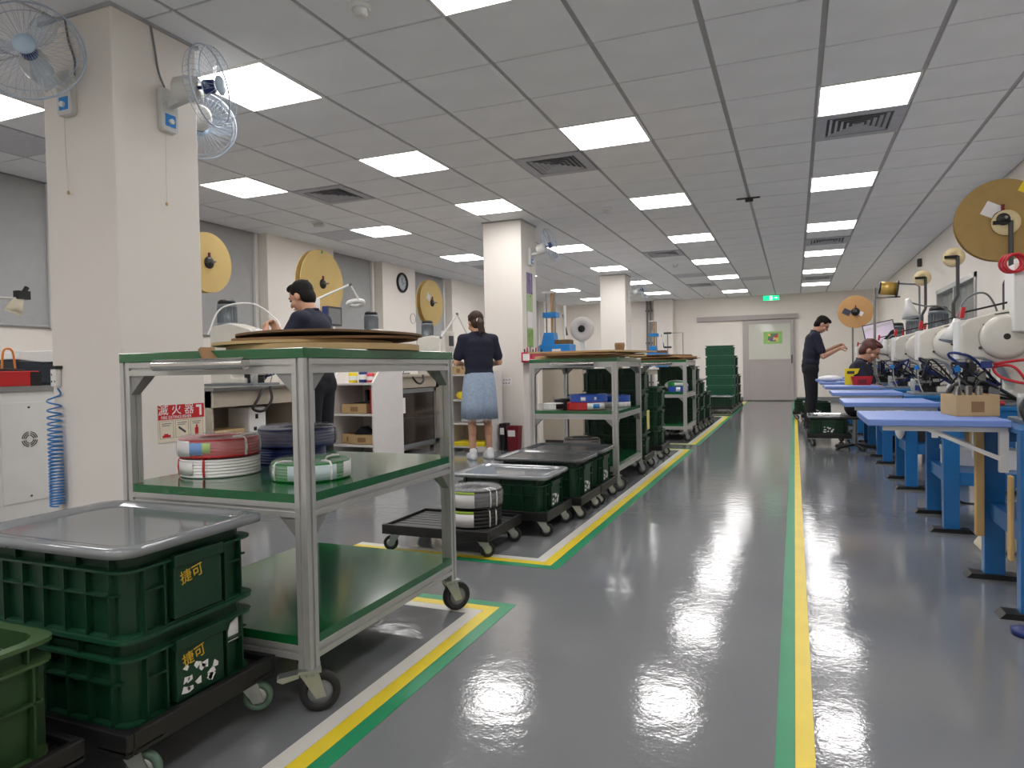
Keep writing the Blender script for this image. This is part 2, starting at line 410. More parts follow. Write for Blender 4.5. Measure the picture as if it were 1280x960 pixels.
MB().cyl((0,0,.03), (.11,.03,.03), .026, n=14).build('body', 'fan', t)

# ---------------------------------------------------------------- floor marking tape
def path_strip(mb, pts, off0, off1, z=.0015):
    # mitred strip between two offsets to the left of a polyline in plan
    P = [Vector(p) for p in pts]; rows = []
    for off in (off0, off1):
        row = []
        for i, p in enumerate(P):
            if i == 0: d = (P[1]-p).normalized(); n = Vector((-d.y, d.x)); row.append(p+n*off)
            elif i == len(P)-1: d = (p-P[i-1]).normalized(); n = Vector((-d.y, d.x)); row.append(p+n*off)
            else:
                d0 = (p-P[i-1]).normalized(); d1 = (P[i+1]-p).normalized(); n0 = Vector((-d0.y, d0.x)); n1 = Vector((-d1.y, d1.x))
                mn = (n0+n1).normalized(); row.append(p+mn*(off/mn.dot(n0)))
        rows.append(row)
    n = len(P); vs = []
    for zz in (0.0002, z): vs += [(q.x, q.y, zz) for q in rows[0]]+[(q.x, q.y, zz) for q in rows[1]]
    fs = []
    for i in range(n-1):
        fs += [(2*n+i, 2*n+i+1, 3*n+i+1, 3*n+i), (i, n+i, n+i+1, i+1), (i, i+1, 2*n+i+1, 2*n+i), (n+i, 3*n+i, 3*n+i+1, n+i+1)]
    fs += [(0, 2*n, 3*n, n), (n-1, 2*n-1, 4*n-1, 3*n-1)]
    return mb.add(vs, fs)
def marking(label, pts, cols=('gtape', 'ytape', 'wtape'), w_=.052):
    t = thing('floor_marking', label, 'floor marking')
    for k, c in enumerate(cols):
        path_strip(MB(), pts, k*w_, (k+1)*w_-.001).build({'g': 'green', 'y': 'yellow', 'w': 'white'}[c[0]]+'_stripe', c, t)
marking('green, yellow and white floor tape around the bay of the front trolley', [(-1.075, -1.5), (-1.075, 2.625), (-2.3, 2.625)])
marking('green, yellow and white floor tape around the bay of crates and middle trolley', [(-2.3, 3.15), (-1.072, 3.15), (-1.08, 8.22), (-1.5, 8.22)], )
marking('green, yellow and white floor tape around the bay of the third trolley', [(-1.5, 8.62), (-1.085, 8.62), (-1.1, 13.6), (-1.5, 13.6)])
marking('green, yellow and white floor tape beside the far crate stacks', [(-1.5, 14.0), (-1.1, 14.0), (-1.1, 19.0)])
marking('green and yellow floor tape line along the machine side of the aisle', [(.04, -1.5), (.04, 19.0)], ('ytape', 'gtape'), .047)
# ================================================================ builders
def caster(root, x, y, ztop, r=.045, wheel='rubber', hub='wheelgrey', rot=0.0, brake=False, fork='zinc'):
    X = Matrix.Translation((x, y, 0)) @ Matrix.Rotation(rot, 4, 'Z')
    def tr(mb): mb.v = [tuple(X @ Vector(p)) for p in mb.v]; return mb
    w_ = r*.5; off = .028
    mb = MB().box(-.032, .032, -.032, .032, ztop-.006, ztop+.002).cyl((0,0,ztop-.02), (0,0,ztop-.004), .024, n=14)
    for s in (-1, 1):
        mb.prism([(-.026, ztop-.014), (.026, ztop-.014), (off+.016, r-.012), (off-.012, r-.016)], s*(w_/2+.004)-.0015, s*(w_/2+.004)+.0015, 'y')
    mb.box(-.026, .026, -(w_/2+.005), w_/2+.005, ztop-.018, ztop-.012)
    c = tr(mb).build('caster', fork, root)
    h = w_/2
    tr(MB().lathe([(r*.62,-h),(r*.93,-h),(r,-h*.6),(r,h*.6),(r*.93,h),(r*.62,h)], 24, Matrix.Translation((off,0,r)) @ ZY, closed=True)).build('wheel', wheel, c)
    tr(MB().lathe([(0,-h*.8),(r*.3,-h*.95),(r*.64,-h*.8),(r*.64,h*.8),(r*.3,h*.95),(0,h*.8)], 18, Matrix.Translation((off,0,r)) @ ZY)).build('hub', hub, c)
    if brake:
        tr(MB().prism([(-.03, ztop-.02), (-.075, ztop-.03), (-.09, ztop-.022), (-.085, ztop-.014), (-.03, ztop-.008)], -.018, .018, 'y')).build('brake_lever', fork, c)

def extrusion(mb, a, b, s=.042):
    # slotted aluminium profile along an axis between two points
    a = Vector(a); b = Vector(b); d = (b-a); L = d.length; d.normalize()
    h = s/2; g = .005; q = .006; poly = []
    for k in range(4):
        ang = k*PI/2
        for px, py in ((-h, -h), (-g, -h), (-g, -h+q), (g, -h+q), (g, -h)):
            poly.append((px*math.cos(ang)-py*math.sin(ang), px*math.sin(ang)+py*math.cos(ang)))
    R_ = d.to_track_quat('Z', 'Y').to_matrix().to_4x4() if abs(d.z) < .9 else Matrix.Identity(4)
    X = Matrix.Translation(a) @ R_
    if abs(d.z) >= .9 and d.z < 0: X = Matrix.Translation(b)
    return mb.prism(poly, 0, L, 'z', X)

def trolley(name, label, loc, group=None, gadget=True):
    W, D, H_ = .73, .92, 1.05
    t = thing(name, label, 'trolley', loc, 0, group)
    hx, hy = W/2-.022, D/2-.022
    for sx in (-1, 1):
        for sy in (-1, 1):
            extrusion(MB(), (sx*hx, sy*hy, .125), (sx*hx, sy*hy, H_-.03)).build('post', 'alu', t)
            caster(t, sx*hx, sy*hy, .128, .058, rot=.62+.2*sx+.12*sy, brake=sy < 0)
    for z in (H_-.052, .585, .175):
        for sy in (-1, 1): extrusion(MB(), (-hx+.021, sy*hy, z), (hx-.021, sy*hy, z)).build('rail', 'alu', t)
        for sx in (-1, 1): extrusion(MB(), (sx*hx, -hy+.021, z), (sx*hx, hy-.021, z)).build('rail', 'alu', t)
    MB().box(-W/2, W/2, -D/2, D/2, H_-.030, H_).build('top_board', 'green', t, .002)
    n = .046
    for z, nm in ((.632, 'middle_shelf'), (.222, 'bottom_shelf')):
        MB().prism([(-W/2+n,-D/2+.003),(W/2-n,-D/2+.003),(W/2-n,-D/2+n),(W/2-.003,-D/2+n),(W/2-.003,D/2-n),(W/2-n,D/2-n),(W/2-n,D/2-.003),(-W/2+n,D/2-.003),(-W/2+n,D/2-n),(-W/2+.003,D/2-n),(-W/2+.003,-D/2+n),(-W/2+n,-D/2+n)], z-.026, z, 'z').build(nm, 'green', t)
    for z0 in (H_-.073, .564):
        for sx in (-1, 1):
            for sy in (-1, 1):
                x = sx*(hx-.021)
                MB().prism([(x, z0), (x-sx*.06, z0), (x, z0-.06)], sy*hy-.016, sy*hy+.016, 'y').build('gusset', 'alud', t)
                y = sy*(hy-.021)
                MB().prism([(y, z0), (y-sy*.06, z0), (y, z0-.06)], sx*hx-.016, sx*hx+.016, 'x').build('gusset', 'alud', t)
    hd = MB().cyl((-.165,-D/2-.035,1.008), (.19,-D/2-.035,1.008), .018, n=20)
    for x in (-.13, .155): hd.cyl((x,-D/2-.035,1.008), (x,-D/2+.004,1.008), .009, n=10)
    hd.build('push_handle', 'chrome', t)
    return t

# ---- crates (long side along x, handle panels on the short sides)
CW, CD, CH = .585, .435, .207
def rrect(hx, hy, r, n=4):
    out = []
    for cx, cy, a in ((hx-r, hy-r, 0), (-hx+r, hy-r, PI/2), (-hx+r, -hy+r, PI), (hx-r, -hy+r, 3*PI/2)):
        for k in range(n+1): out.append((cx+r*math.cos(a+PI/2*k/n), cy+r*math.sin(a+PI/2*k/n)))
    return out
def loft(mb, rings, cap0=True, cap1=True, smooth=False):
    n = len(rings[0]); vs = [p for r in rings for p in r]; fs = []
    for i in range(len(rings)-1): fs += [(i*n+k, i*n+(k+1) % n, (i+1)*n+(k+1) % n, (i+1)*n+k) for k in range(n)]
    if cap0: fs.append(tuple(range(n-1, -1, -1)))
    if cap1: fs.append(tuple(range((len(rings)-1)*n, len(rings)*n)))
    return mb.add(vs, fs, smooth)
def crate_mesh(H_=CH, mats='crate'):
    hx, hy = CW/2, CD/2
    def ring(dx, z, r=.045): return [(x, y, z) for x, y in rrect(hx-dx, hy-dx, r)]
    mb = MB()
    loft(mb, [ring(.034,0), ring(.032,.008), ring(.026,H_-.052), ring(.034,H_-.046), ring(.034,H_-.010), ring(.010,H_-.010), ring(.010,H_), ring(.036,H_), ring(.038,.01)], True, True)
    rm = MB(); loft(rm, [ring(.010,H_-.010), ring(.008,H_-.009), ring(.008,H_+.0003), ring(.036,H_+.0003), ring(.036,H_-.004)], False, False)
    for z in (.0, H_-.052): loft(rm, [ring(.010 if z else .018,z), ring(.010 if z else .018,z+.006), ring(.04,z+.006), ring(.04,z)], False, False)
    zt = H_-.05; e = .013
    for k in range(-3, 4):
        x = k*.075
        for s in (-1, 1): mb.box(x-.0025, x+.0025, s*(hy-.034), s*(hy-e), .004, zt)
    for k in range(-2, 3):
        for s in (-1, 1): mb.box(k*.11-.002, k*.11+.002, s*(hy-.036), s*(hy-.02), H_-.048, H_-.008)
    for s in (-1, 1):
        mb.box(-hx+.05, hx-.05, s*(hy-.034), s*(hy-e), H_*.48, H_*.48+.005)
        for y in (-.15, -.095, .095, .15): mb.box(s*(hx-.034), s*(hx-e), y-.0025, y+.0025, .004, zt)
        for a, b in ((-.15, -.095), (.095, .15)): mb.box(s*(hx-.034), s*(hx-e), a, b, H_*.48, H_*.48+.005)
    return mb, rm
CRATE = {}
def crate(label, loc, rz=0, group=None, m='crate', H_=CH, sign=0):
    """sign 0: plain, 1: gold characters, 2: gold characters with torn label, 3: torn label only"""
    key = (m, H_, sign)
    if key in CRATE:
        return dup(CRATE[key], loc, rz, label, group)
    t = thing('plastic_crate', label, 'crate', loc, rz, group)
    bd, rm = crate_mesh(H_); bd.build('body', m, t); rm.build('rim', 'rim_'+m, t)
    hx = CW/2
    for s in (-1, 1):
        h = MB().box(s*(hx-.03), s*(hx-.006), -.075, .075, .012, H_-.05)
        h.box(s*(hx-.02), s*(hx+.002), -.078, .078, H_-.068, H_-.038)
        h.build('handle_panel', m, t, .003)
    xs = hx-.0055
    if sign in (1, 2):
        g = mat('gold lettering', (214, 172, 40), .6)
        M['gold'] = g
        X = Matrix.Translation((xs, -.022, H_*.53)) @ TXR @ Matrix.Rotation(.18, 4, 'Z')
        text('lettering', '捷可', .036, 'gold', t, X)
    if sign in (2, 3):
        q = MB()
        rnd = random.Random(5)
        for k in range(13):
            y = rnd.uniform(-.05, .05); z = .03+rnd.uniform(0, .06); a = rnd.uniform(0, 3)
            p = [(y+.013*math.cos(a+i*1.57)*rnd.uniform(.4,1.3), z+.011*math.sin(a+i*1.57)*rnd.uniform(.4,1.3)) for i in range(4)]
            q.prism(p, xs-.001, xs+.0008, 'x')
        q.build('torn_label', 'paper', t)
        if sign == 2: MB().prism([(.099,.09),(.147,.09),(.147,.15),(.12,.14)], hx-.029, hx-.025, 'x').build('white_sticker', 'paper', t)
    CRATE[key] = t
    return t
LID = []
def lid(label, loc, rz=0):
    if LID: return dup(LID[0], loc, rz, label)
    t = thing('translucent_cover', label, 'crate lid', loc, rz)
    hx, hy = CW/2+.016, CD/2+.016
    def ring(dx, z, r=.055): return [(x, y, z) for x, y in rrect(hx-dx, hy-dx, r, 6)]
    mb = MB()
    loft(mb, [ring(.006,-.010), ring(0,-.011), ring(0,.006), ring(.006,.011), ring(.03,.011), ring(.042,.002), ring(.06,.002), ring(.06,-.001), ring(.036,-.001), ring(.028,.007), ring(.007,.007), ring(.006,-.010)], False, False, True)
    mb.build('rim', 'lid', t)
    loft(MB(), [ring(.058,-.001), ring(.058,.002)]).build('cover_panel', 'lid', t)
    LID.append(t); return t
DOLLY = {}
def dolly(label, loc, rz=0, wheel='rubber', slats=False):
    key = (wheel, slats)
    if key in DOLLY: return dup(DOLLY[key], loc, rz, label)
    t = thing('crate_dolly', label, 'dolly', loc, rz)
    W, D = .63, .475; hx, hy = W/2, D/2
    mb = MB()
    for s in (-1, 1):
        mb.box(-hx, hx, s*hy, s*(hy-.02), .095, .148).box(s*hx, s*(hx-.02), -hy+.02, hy-.02, .095, .148)
    for sx in (-1, 1):
        for sy in (-1, 1): mb.cb((sx*(hx-.05), sy*(hy-.05), .108), (.1, .1, .012))
    mb.box(-hx+.02, hx-.02, -.02, .02, .1, .12)
    mb.build('frame', 'black', t, .004)
    for k in range(8):
        y = -hy+.045+k*(D-.09)/7
        MB().box(-hx+.015, hx-.015, y-.022, y+.022, .118, .132).build('slat', 'black' if not slats else 'dgrey', t)
    for sx in (-1, 1):
        for sy in (-1, 1): caster(t, sx*(hx-.055), sy*(hy-.055), .102, .04, wheel, 'zinc', rot=random.uniform(.3, 1.0)+(PI if sx < 0 else 0))
    DOLLY[key] = t; return t
def stack(x, y, n, place, rz=0, m='crate', with_dolly=True, sign=0, wheel='rubber', lidded=None, jit=.004, z0=.135):
    words = ['lowest', 'second', 'third', 'fourth', 'fifth', 'sixth']
    if with_dolly: dolly('low black dolly carrying %s' % place, (x, y, 0), rz, wheel)
    z = z0
    for k in range(n):
        lab = 'green plastic crate, %s from the bottom of %s' % (words[k], place) if n > 1 else 'green plastic crate in %s' % place
        if k == 0 and n > 1: lab = 'green plastic crate at the bottom of %s' % place
        crate(lab, (x+random.uniform(-jit, jit), y+random.uniform(-jit, jit), z), rz, 'crates of '+place if n > 1 else None, m, CH, sign)
        z += CH-.0005
    if lidded: lid(lidded, (x, y, z+.002), rz)
    return z

# ---- coils of wire
def ridged(R0, R1, h, nr):
    # closed profile (r,z) of a coil: bumps on the outside, top and inside
    w_ = (R1-R0); a = h/(2*nr); pr = []
    for k in range(nr):
        for q in (-.9, -.45, 0, .45, .9): pr.append((R1-a*.35+a*.55*math.cos(q*PI/2), a+2*a*k+a*q))
    nt_ = max(2, int(w_/(2*a))); b = w_/(2*nt_)
    for k in range(nt_):
        for q in (-.9, 0, .9): pr.append((R1-b-2*b*k-b*q, h-b*.4+b*.5*math.cos(q*PI/2)))
    pr += [(R0, h*.9), (R0, h*.1), (R0+.01, 0), (R1-.012, 0)]
    return pr
def coil(label, loc, R1, R0, h, m, rz=0, lab=None, tie=None, wrap=False, nr=6, n=40, cat='cable coil', ring2=None):
    t = thing('wire_coil', label, cat, loc, rz)
    MB().lathe(ridged(R0, R1, h, nr), n, closed=True).build('winding', m, t)
    for k, (a0, a1, z0, z1, mm) in enumerate(lab or []):
        MB().lathe([(R1+.0005, z0*h), (R1+.003, z0*h), (R1+.003, z1*h), (R1+.0005, z1*h)], 10, closed=True, a0=a0, a1=a1).build('label_wrap', mm, t)
    if tie:
        for a in tie[1]:
            c, s = math.cos(a), math.sin(a); q = []
            for k in range(12):
                tt = 2*PI*k/12; rr = (R0+R1)/2+((R1-R0)/2+.004)*math.copysign(abs(math.cos(tt))**.5, math.cos(tt)); zz = h/2+(h/2+.004)*math.copysign(abs(math.sin(tt))**.5, math.sin(tt))
                q.append((rr*c, rr*s, max(zz, .003)))
            MB().tube(q, .004, 6, True).build('tie', tie[0], t)
    if wrap:
        MB().lathe([(R0-.004, h*.1), (R0-.004, h+.006), (R1-.01, h+.008), (R1+.007, h*.8), (R1+.007, h*.2), (R1-.01, 0.0008), (R0+.01, 0.0008)], n, closed=True).build('plastic_wrap', 'film', t)
    return t

# ---- wall fan, local +y out of the wall
def wall_fan(label, loc, rz, pan=0.0, tilt=0.0, R_=.21):
    t = thing('wall_fan', label, 'fan', loc, rz)
    MB().prism(rrect(.052, .11, .018), -.0, .035, 'z', Matrix.Rotation(-PI/2, 4, 'X')).build('base_plate', 'fan', t, .004)
    p = MB().box(-.032, .032, .034, .037, -.085, -.022).build('control_panel', 'bblue', t)
    MB().cyl((0,.036,-.06), (0,.05,-.06), .014, n=14).build('knob', 'white', p)
    MB().prism([(-.0, .045), (.0, .005), (.155, .03), (.16, .062)], -.022, .022, 'x').build('arm', 'fan', t, .005)
    X = Matrix.Translation((0, .17, .09)) @ Matrix.Rotation(pan, 4, 'Z') @ Matrix.Rotation(tilt, 4, 'X')
    def tr(mb): mb.v = [tuple(X @ Vector(q)) for q in mb.v]; return mb
    tr(MB().lathe([(0,-.075),(.045,-.075),(.062,-.06),(.066,0),(.055,.05),(0,.05)], 24, ZY).cyl((0,-.0,-.06), (0,-.0,-.03), .022, n=12)).build('motor_housing', 'fan', t)
    yc = .115
    cg = MB()
    for y, r in ((yc-.04, R_*.93), (yc, R_), (yc+.045, R_*.93)): cg.tube(arc((0, y, 0), r, 0, 2*PI, 40)[:-1], .0045 if y == yc else .002, 6, True)
    for k in range(40):
        a = 2*PI*k/40; c, s = math.cos(a), math.sin(a)
        cg.tube([(.045*c, yc+.055, .045*s), (R_*.6*c, yc+.058, R_*.6*s), (R_*.93*c, yc+.045, R_*.93*s), (R_*c, yc, R_*s), (R_*.9*c, yc-.045, R_*.9*s), (.06*c, yc-.06, .06*s)], .0009, 4)
    tr(cg).build('cage', 'fanwire', t)
    tr(MB().lathe([(0,yc+.068),(.038,yc+.066),(.048,yc+.056),(.048,yc+.05),(0,yc+.05)], 24, ZY)).build('badge', mat('pale blue badge', (176, 196, 214), .4), t)
    tr(MB().lathe([(0,yc+.02),(.034,yc+.02),(.036,yc-.03),(0,yc-.03)], 18, ZY).cyl((0,.04,0), (0,yc,0), .01, n=8)).build('hub', 'dblue', t)
    for k in range(3):
        b = MB(); a = 2*PI*k/3; vs = []
        for i in range(7):
            rr = .03+(R_*.86-.03)*i/6; wd = .35+.62*math.sin(PI*min(1, .25+i/7))
            for q, dy in ((-.5, .018), (.0, .004), (.5, -.018)):
                an = a+q*wd; vs.append((rr*math.cos(an), yc+dy, rr*math.sin(an)))
        for i in range(7): vs += [(vs[i*3+q][0], vs[i*3+q][1]+.002, vs[i*3+q][2]) for q in range(3)]
        fs = []
        for i in range(6):
            for q in range(2):
                A = i*3+q; fs += [(A, A+1, A+4, A+3), (21+A, 21+A+3, 21+A+4, 21+A+1)]
        for i in range(6): fs += [(i*3, i*3+3, 21+i*3+3, 21+i*3), (i*3+2, 21+i*3+2, 21+i*3+5, i*3+5)]
        fs += [(0, 21, 22, 1), (1, 22, 23, 2), (18, 19, 40, 39), (19, 20, 41, 40)]
        b.add(vs, fs, True); tr(b).build('blade', 'fanblade', t)
    MB().tube([(.02,.02,-.105), (.02,.018,-.25), (.018,.012,-.48)], .0012, 5).build('pull_cord', 'fan', t)
    MB().ell((.018,.012,-.487), (.007,.007,.01), n=8, m=6).build('cord_knob', 'cardt', t)
    return t

# ---- cable reel: disc flanges with axis along local y
def reel(label, loc, rz, R_, width=.06, m='reel', sticker=None, marks=True, cat='reel'):
    t = thing('cable_reel', label, cat, loc, rz)
    f = MB()
    for y in (-width/2, width/2):
        MB().lathe([(.022,-.003),(R_,-.003),(R_,.003),(.022,.003)], 56, Matrix.Translation((0,y,0)) @ ZY, closed=True, smooth=False).build('flange', m, t)
    MB().lathe([(.022,-width/2),(R_*.42,-width/2),(R_*.42,width/2),(.022,width/2)], 32, ZY, closed=True).build('core', 'cardd', t)
    MB().lathe([(0,-width/2-.03),(.03,-width/2-.03),(.055,-width/2-.012),(.055,-width/2-.003),(.0,-width/2-.003)], 24, ZY).build('hub', 'black' if marks else 'reel', t)
    MB().cyl((0,-width/2-.09,0), (0,width/2+.06,0), .009, n=10).build('spindle', 'steel', t)
    if marks:
        MB().box(-.008,.008,-width/2-.02,-width/2-.004,.05,.09).build('clip', 'dred', t)
    if sticker:
        for (x, z, a, b, mm) in sticker:
            MB().cb((x, -width/2-.004, z), (a, .002, b), ry=.5).build('sticker', mm, t)
    return t

# ---- terminal crimping press, front towards local -x, origin on the bench top
def press(label, loc, rz=0, motor_=True, knobs=True, seed=0, box=False, col_='cream'):
    rnd = random.Random(seed)
    t = thing('crimping_press', label, 'press', loc, rz)
    MB().box(-.27,.30,-.17,.17,0,.02).build('base_plate', 'motor', t, .003)
    prof = [(-.10,.018),(.29,.018),(.29,.50),(.25,.545),(.05,.565),(-.17,.505),(-.215,.47),(-.215,.30),(-.19,.275),(-.10,.275),(-.02,.235),(.045,.12),(.04,.075),(-.10,.065)]
    fr = MB().prism(prof, -.10, .10, 'y').build('frame', col_, t, .012, 3)
    for k, (x0, z0) in enumerate(((.0, .532), (.12, .548))): MB().cb((x0, -.101, z0), (.1, .004, .006), ry=-.12).build('slot', 'dgrey', fr)
    for k in range(4): MB().cb((.14+.035*k, -.101, .14), (.01, .004, .11)).build('vent_slot', 'dgrey', fr)
    for k in range(2): MB().cb((.18, -.101, .235-.024*k), (.15, .004, .008)).build('vent_slot', 'dgrey', fr)
    cv = MB().lathe([(0,-.045),(.10,-.045),(.125,-.03),(.13,0),(0,0)], 36, Matrix.Translation((.0,-.10,.395)) @ ZY).build('flywheel_cover', col_, t)
    MB().cyl((-.0,-.146,.395), (-.0,-.143,.395), .018, n=14).build('peep_hole', 'black', cv)
    for dx, dz in ((-.1,.07),(.1,.06),(-.12,-.06)): MB().cyl((dx,-.112,.395+dz), (dx,-.098,.395+dz), .009, n=10).build('bolt', 'dgrey', cv)
    MB().box(-.225,-.13,-.075,.075,.27,.50).build('ram_guard', 'white', t, .006)
    if knobs:
        for x, z in ((-.2, .545), (.05, .60)): MB().cb((x, -.06, z), (.022, .03, .065), ry=.15).build('guard_knob', 'red', t, .005)
        MB().cyl((-.2,-.06,.545), (.05,-.06,.60), .006, n=8).build('guard_rod', 'black', t)
    ap = MB(); ap2 = MB()
    ap.box(-.20,-.06,-.05,.05,.02,.07).box(-.185,-.14,-.055,.02,.07,.25).box(-.12,-.07,-.06,.06,.07,.14)
    ap2.cyl((-.16,-.03,.16), (-.16,-.03,.28), .022, n=14).box(-.22,-.2,-.1,.06,.09,.12).cyl((-.24,-.07,.1), (-.1,-.07,.1), .012, n=10).box(-.13,-.09,-.09,-.05,.14,.2)
    for k in range(9):
        c = (-.25+rnd.random()*.22, -.14+rnd.random()*.12, .04+rnd.random()*.2); d = [rnd.uniform(.02,.055) for _ in range(3)]
        if k % 3 == 2: MB().cb(c, d, rnd.uniform(-.4, .4)).build('applicator_block', 'dblue', t, .002)
        else: (ap, ap2)[k % 3].cb(c, d, rnd.uniform(-.4, .4))
    ap.build('applicator', 'black', t, .002); ap2.build('applicator_slide', 'steel', t, .002)
    for k in range(6):
        p = [(-.02, -.11+.02*k, .12)]+[(-.26+rnd.random()*.22, -.17+rnd.random()*.16, .05+rnd.random()*.24) for _ in range(3)]+[(.06, -.13, .03)]
        MB().tube(spline(p, 6), rnd.choice((.004, .006, .008)), 6).build('cable', ('black', 'dblue', 'black')[k % 3], t)
    a = MB().cyl((-.245,-.12,.23), (-.232,-.12,.2), .017, n=12).build('air_fitting', 'bblue', t)
    MB().tube(spline([(-.232,-.12,.2), (-.225,-.125,.1), (-.19,-.13,.0)], 5), .005, 6).build('air_line', 'clear', a)
    MB().lathe([(0,.021),(.03,.021),(.034,.1),(.03,.12),(0,.12)], 16, Matrix.Translation((-.22,.1,0))).build('scrap_cup', 'clear', t)
    if motor_:
        b = MB().lathe([(.0,0),(.085,0),(.085,.02),(.078,.022),(.078,.16),(.085,.162),(.085,.19),(.0,.19)], 28, Matrix.Translation((.17,.0,.555)))
        for k in range(20):
            an = 2*PI*k/20; b.cb((.17+.082*math.cos(an), .082*math.sin(an), .645), (.012, .004, .135), an)
        mo = b.build('motor', 'motor', t)
        MB().lathe([(.0,.19),(.078,.19),(.078,.215),(.062,.23),(0,.23)], 24, Matrix.Translation((.17,0,.555))).build('fan_cowl', 'black', mo)
    if box:
        bx = MB().box(.02,.30,-.2,.0,.42,.80).build('control_box', 'white', t, .008)
        for k in range(3): MB().tube(arc((.0+.012*k, -.2-.012*k, .80), .05, 0, 2*PI, 24)[:-1], .007, 7, True).build('red_hose_coil', 'redhose', bx)
        pts = spline([(-.06,-.12,.24), (.1,-.2,.26), (.2,-.21,.2), (.1,-.22,.13), (-.03,-.18,.16), (-.06,-.13,.22), (.02,-.2,.22), (.09,-.2,.1), (.08,-.17,.02)], 8)
        MB().tube(pts, .008, 8).build('red_hose', 'redhose', t)
        MB().tube(spline([(-.26,-.1,.0), (-.27,-.06,.08), (-.2,-.05,.13), (-.12,-.08,.1)], 6), .016, 8).build('black_loom', 'black', t)
        MB().tube(spline([(-.2,-.13,.06), (-.12,-.15,.02), (-.02,-.18,.018)], 5), .012, 8).build('pink_hose', 'redhose', t)
    return t

def stand(label, loc, W=.70, D=.56, H_=.715):
    # blue steel machine stand, origin at floor centre
    t = thing('machine_stand', label, 'machine stand', loc)
    hx, hy = W/2, D/2
    MB().box(-hx,hx,-hy,hy,H_-.02,H_).build('top_plate', 'blue', t, .003)
    for sx in (-1, 1):
        for sy in (-1, 1):
            lx, ly = sx*(hx-.04), sy*(hy-.03)
            MB().box(lx-.04, lx+.04, ly-.028, ly+.028, .02, H_-.02).build('leg', 'blue', t, .003)
            MB().prism([(lx-.11,.0),(lx+.11,.0),(lx+.09,.022),(lx-.09,.022)], ly-.04, ly+.04, 'y').build('foot_pad', 'black', t)
    for s in (-1, 1):
        MB().box(-hx+.08, hx-.08, s*(hy-.03)-.02, s*(hy-.03)+.02, .27, .345).build('side_rail', 'blue', t, .003)
        MB().box(-hx+.08, hx-.08, s*(hy-.03)-.02, s*(hy-.03)+.02, H_-.1, H_-.02).build('side_rail', 'blue', t, .003)
        MB().box(s*(hx-.04)-.02, s*(hx-.04)+.02, -hy+.058, hy-.058, .27, .345).build('cross_rail', 'blue', t, .003)
    MB().box(-hx+.06, hx-.06, -hy+.05, hy-.05, .335, .345).build('shelf', 'blue', t)
    return t
def flap_table(label, loc, L=.5, W=.55, wood=False, H_=0):
    # fold-out table top on white brackets, origin at its hinge edge centre on the top surface, extends to -x
    t = thing('folding_table', label, 'table', loc)
    MB().box(-L, 0, -W/2, W/2, -.028, 0).build('table_top', 'lblue', t, .004)
    for s in (-1, 1):
        y = s*(W/2-.06)
        b = MB().box(-L+.06, -.002, y-.014, y+.014, -.05, -.029).build('bracket_arm', 'white', t)
        MB().prism([(-.03,-.05),(-.0,-.05),(-.0,-.21),(-.03,-.21)], y-.014, y+.014, 'y').build('bracket_plate', 'white', t)
        MB().prism([(-.28,-.05),(-.25,-.05),(-.008,-.155),(-.03,-.165)], y-.008, y+.008, 'y').build('bracket_brace', 'white', t)
    return t

def work_lamp(label, loc, pts, shade_dir, m='white', R_=.055, L=.13, base=True, glow=False):
    t = thing('work_lamp', label, 'lamp', loc)
    P = spline(pts, 8); MB().tube(P, .007, 8).build('gooseneck_arm', 'grey' if m == 'white' else 'fan', t)
    if base: MB().lathe([(0,-.0),(.035,0),(.035,.03),(.012,.04),(0,.04)], 16, Matrix.Translation(pts[0])).build('base', 'black', t)
    e = Vector(pts[-1]); d = Vector(shade_dir).normalized()
    X = Matrix.Translation(e) @ d.to_track_quat('Z', 'Y').to_matrix().to_4x4()
    sh = MB().lathe([(0,-.03),(.022,-.03),(.026,0),(.03,.02),(R_,L),(R_-.003,L),(.027,.024),(0,.012)], 24, X).build('shade', m, t)
    MB().lathe([(0,L*.35),(.02,L*.4),(R_*.7,L*.8),(0,L*.9)], 16, X).build('bulb', 'lamp' if glow else 'fan', sh)
    return t
def magnifier(label, loc, pts, n_dir=(0,0,-1), R_=.09):
    t = thing('magnifier_lamp', label, 'lamp', loc)
    for a, b in zip(pts[:-1], pts[1:]): MB().cyl(a, b, .011, n=10).build('arm', 'white', t)
    for p in pts[1:-1]: MB().ell(p, (.02,.02,.02), n=10, m=6).build('joint', 'grey', t)
    X = Matrix.Translation(pts[-1]) @ Vector(n_dir).to_track_quat('Z', 'Y').to_matrix().to_4x4() @ Matrix.Translation((0,-R_*.95,0))
    hd = MB().lathe([(R_*.62,-.015),(R_,-.018),(R_*1.05,0),(R_,.02),(R_*.62,.018)], 32, X, closed=True).build('ring_head', 'white', t)
    MB().lathe([(0,-.004),(R_*.62,-.002),(R_*.62,.002),(0,.004)], 28, X).build('lens', 'glass', hd)
    MB().lathe([(R_*.66,.018),(R_*.92,.019),(R_*.92,.022),(R_*.66,.022)], 32, X, closed=True).build('ring_light', 'white', hd)
    MB().cyl(pts[0], (pts[0][0], pts[0][1], pts[0][2]-.06), .018, n=12).build('clamp', 'grey', t)
    return t

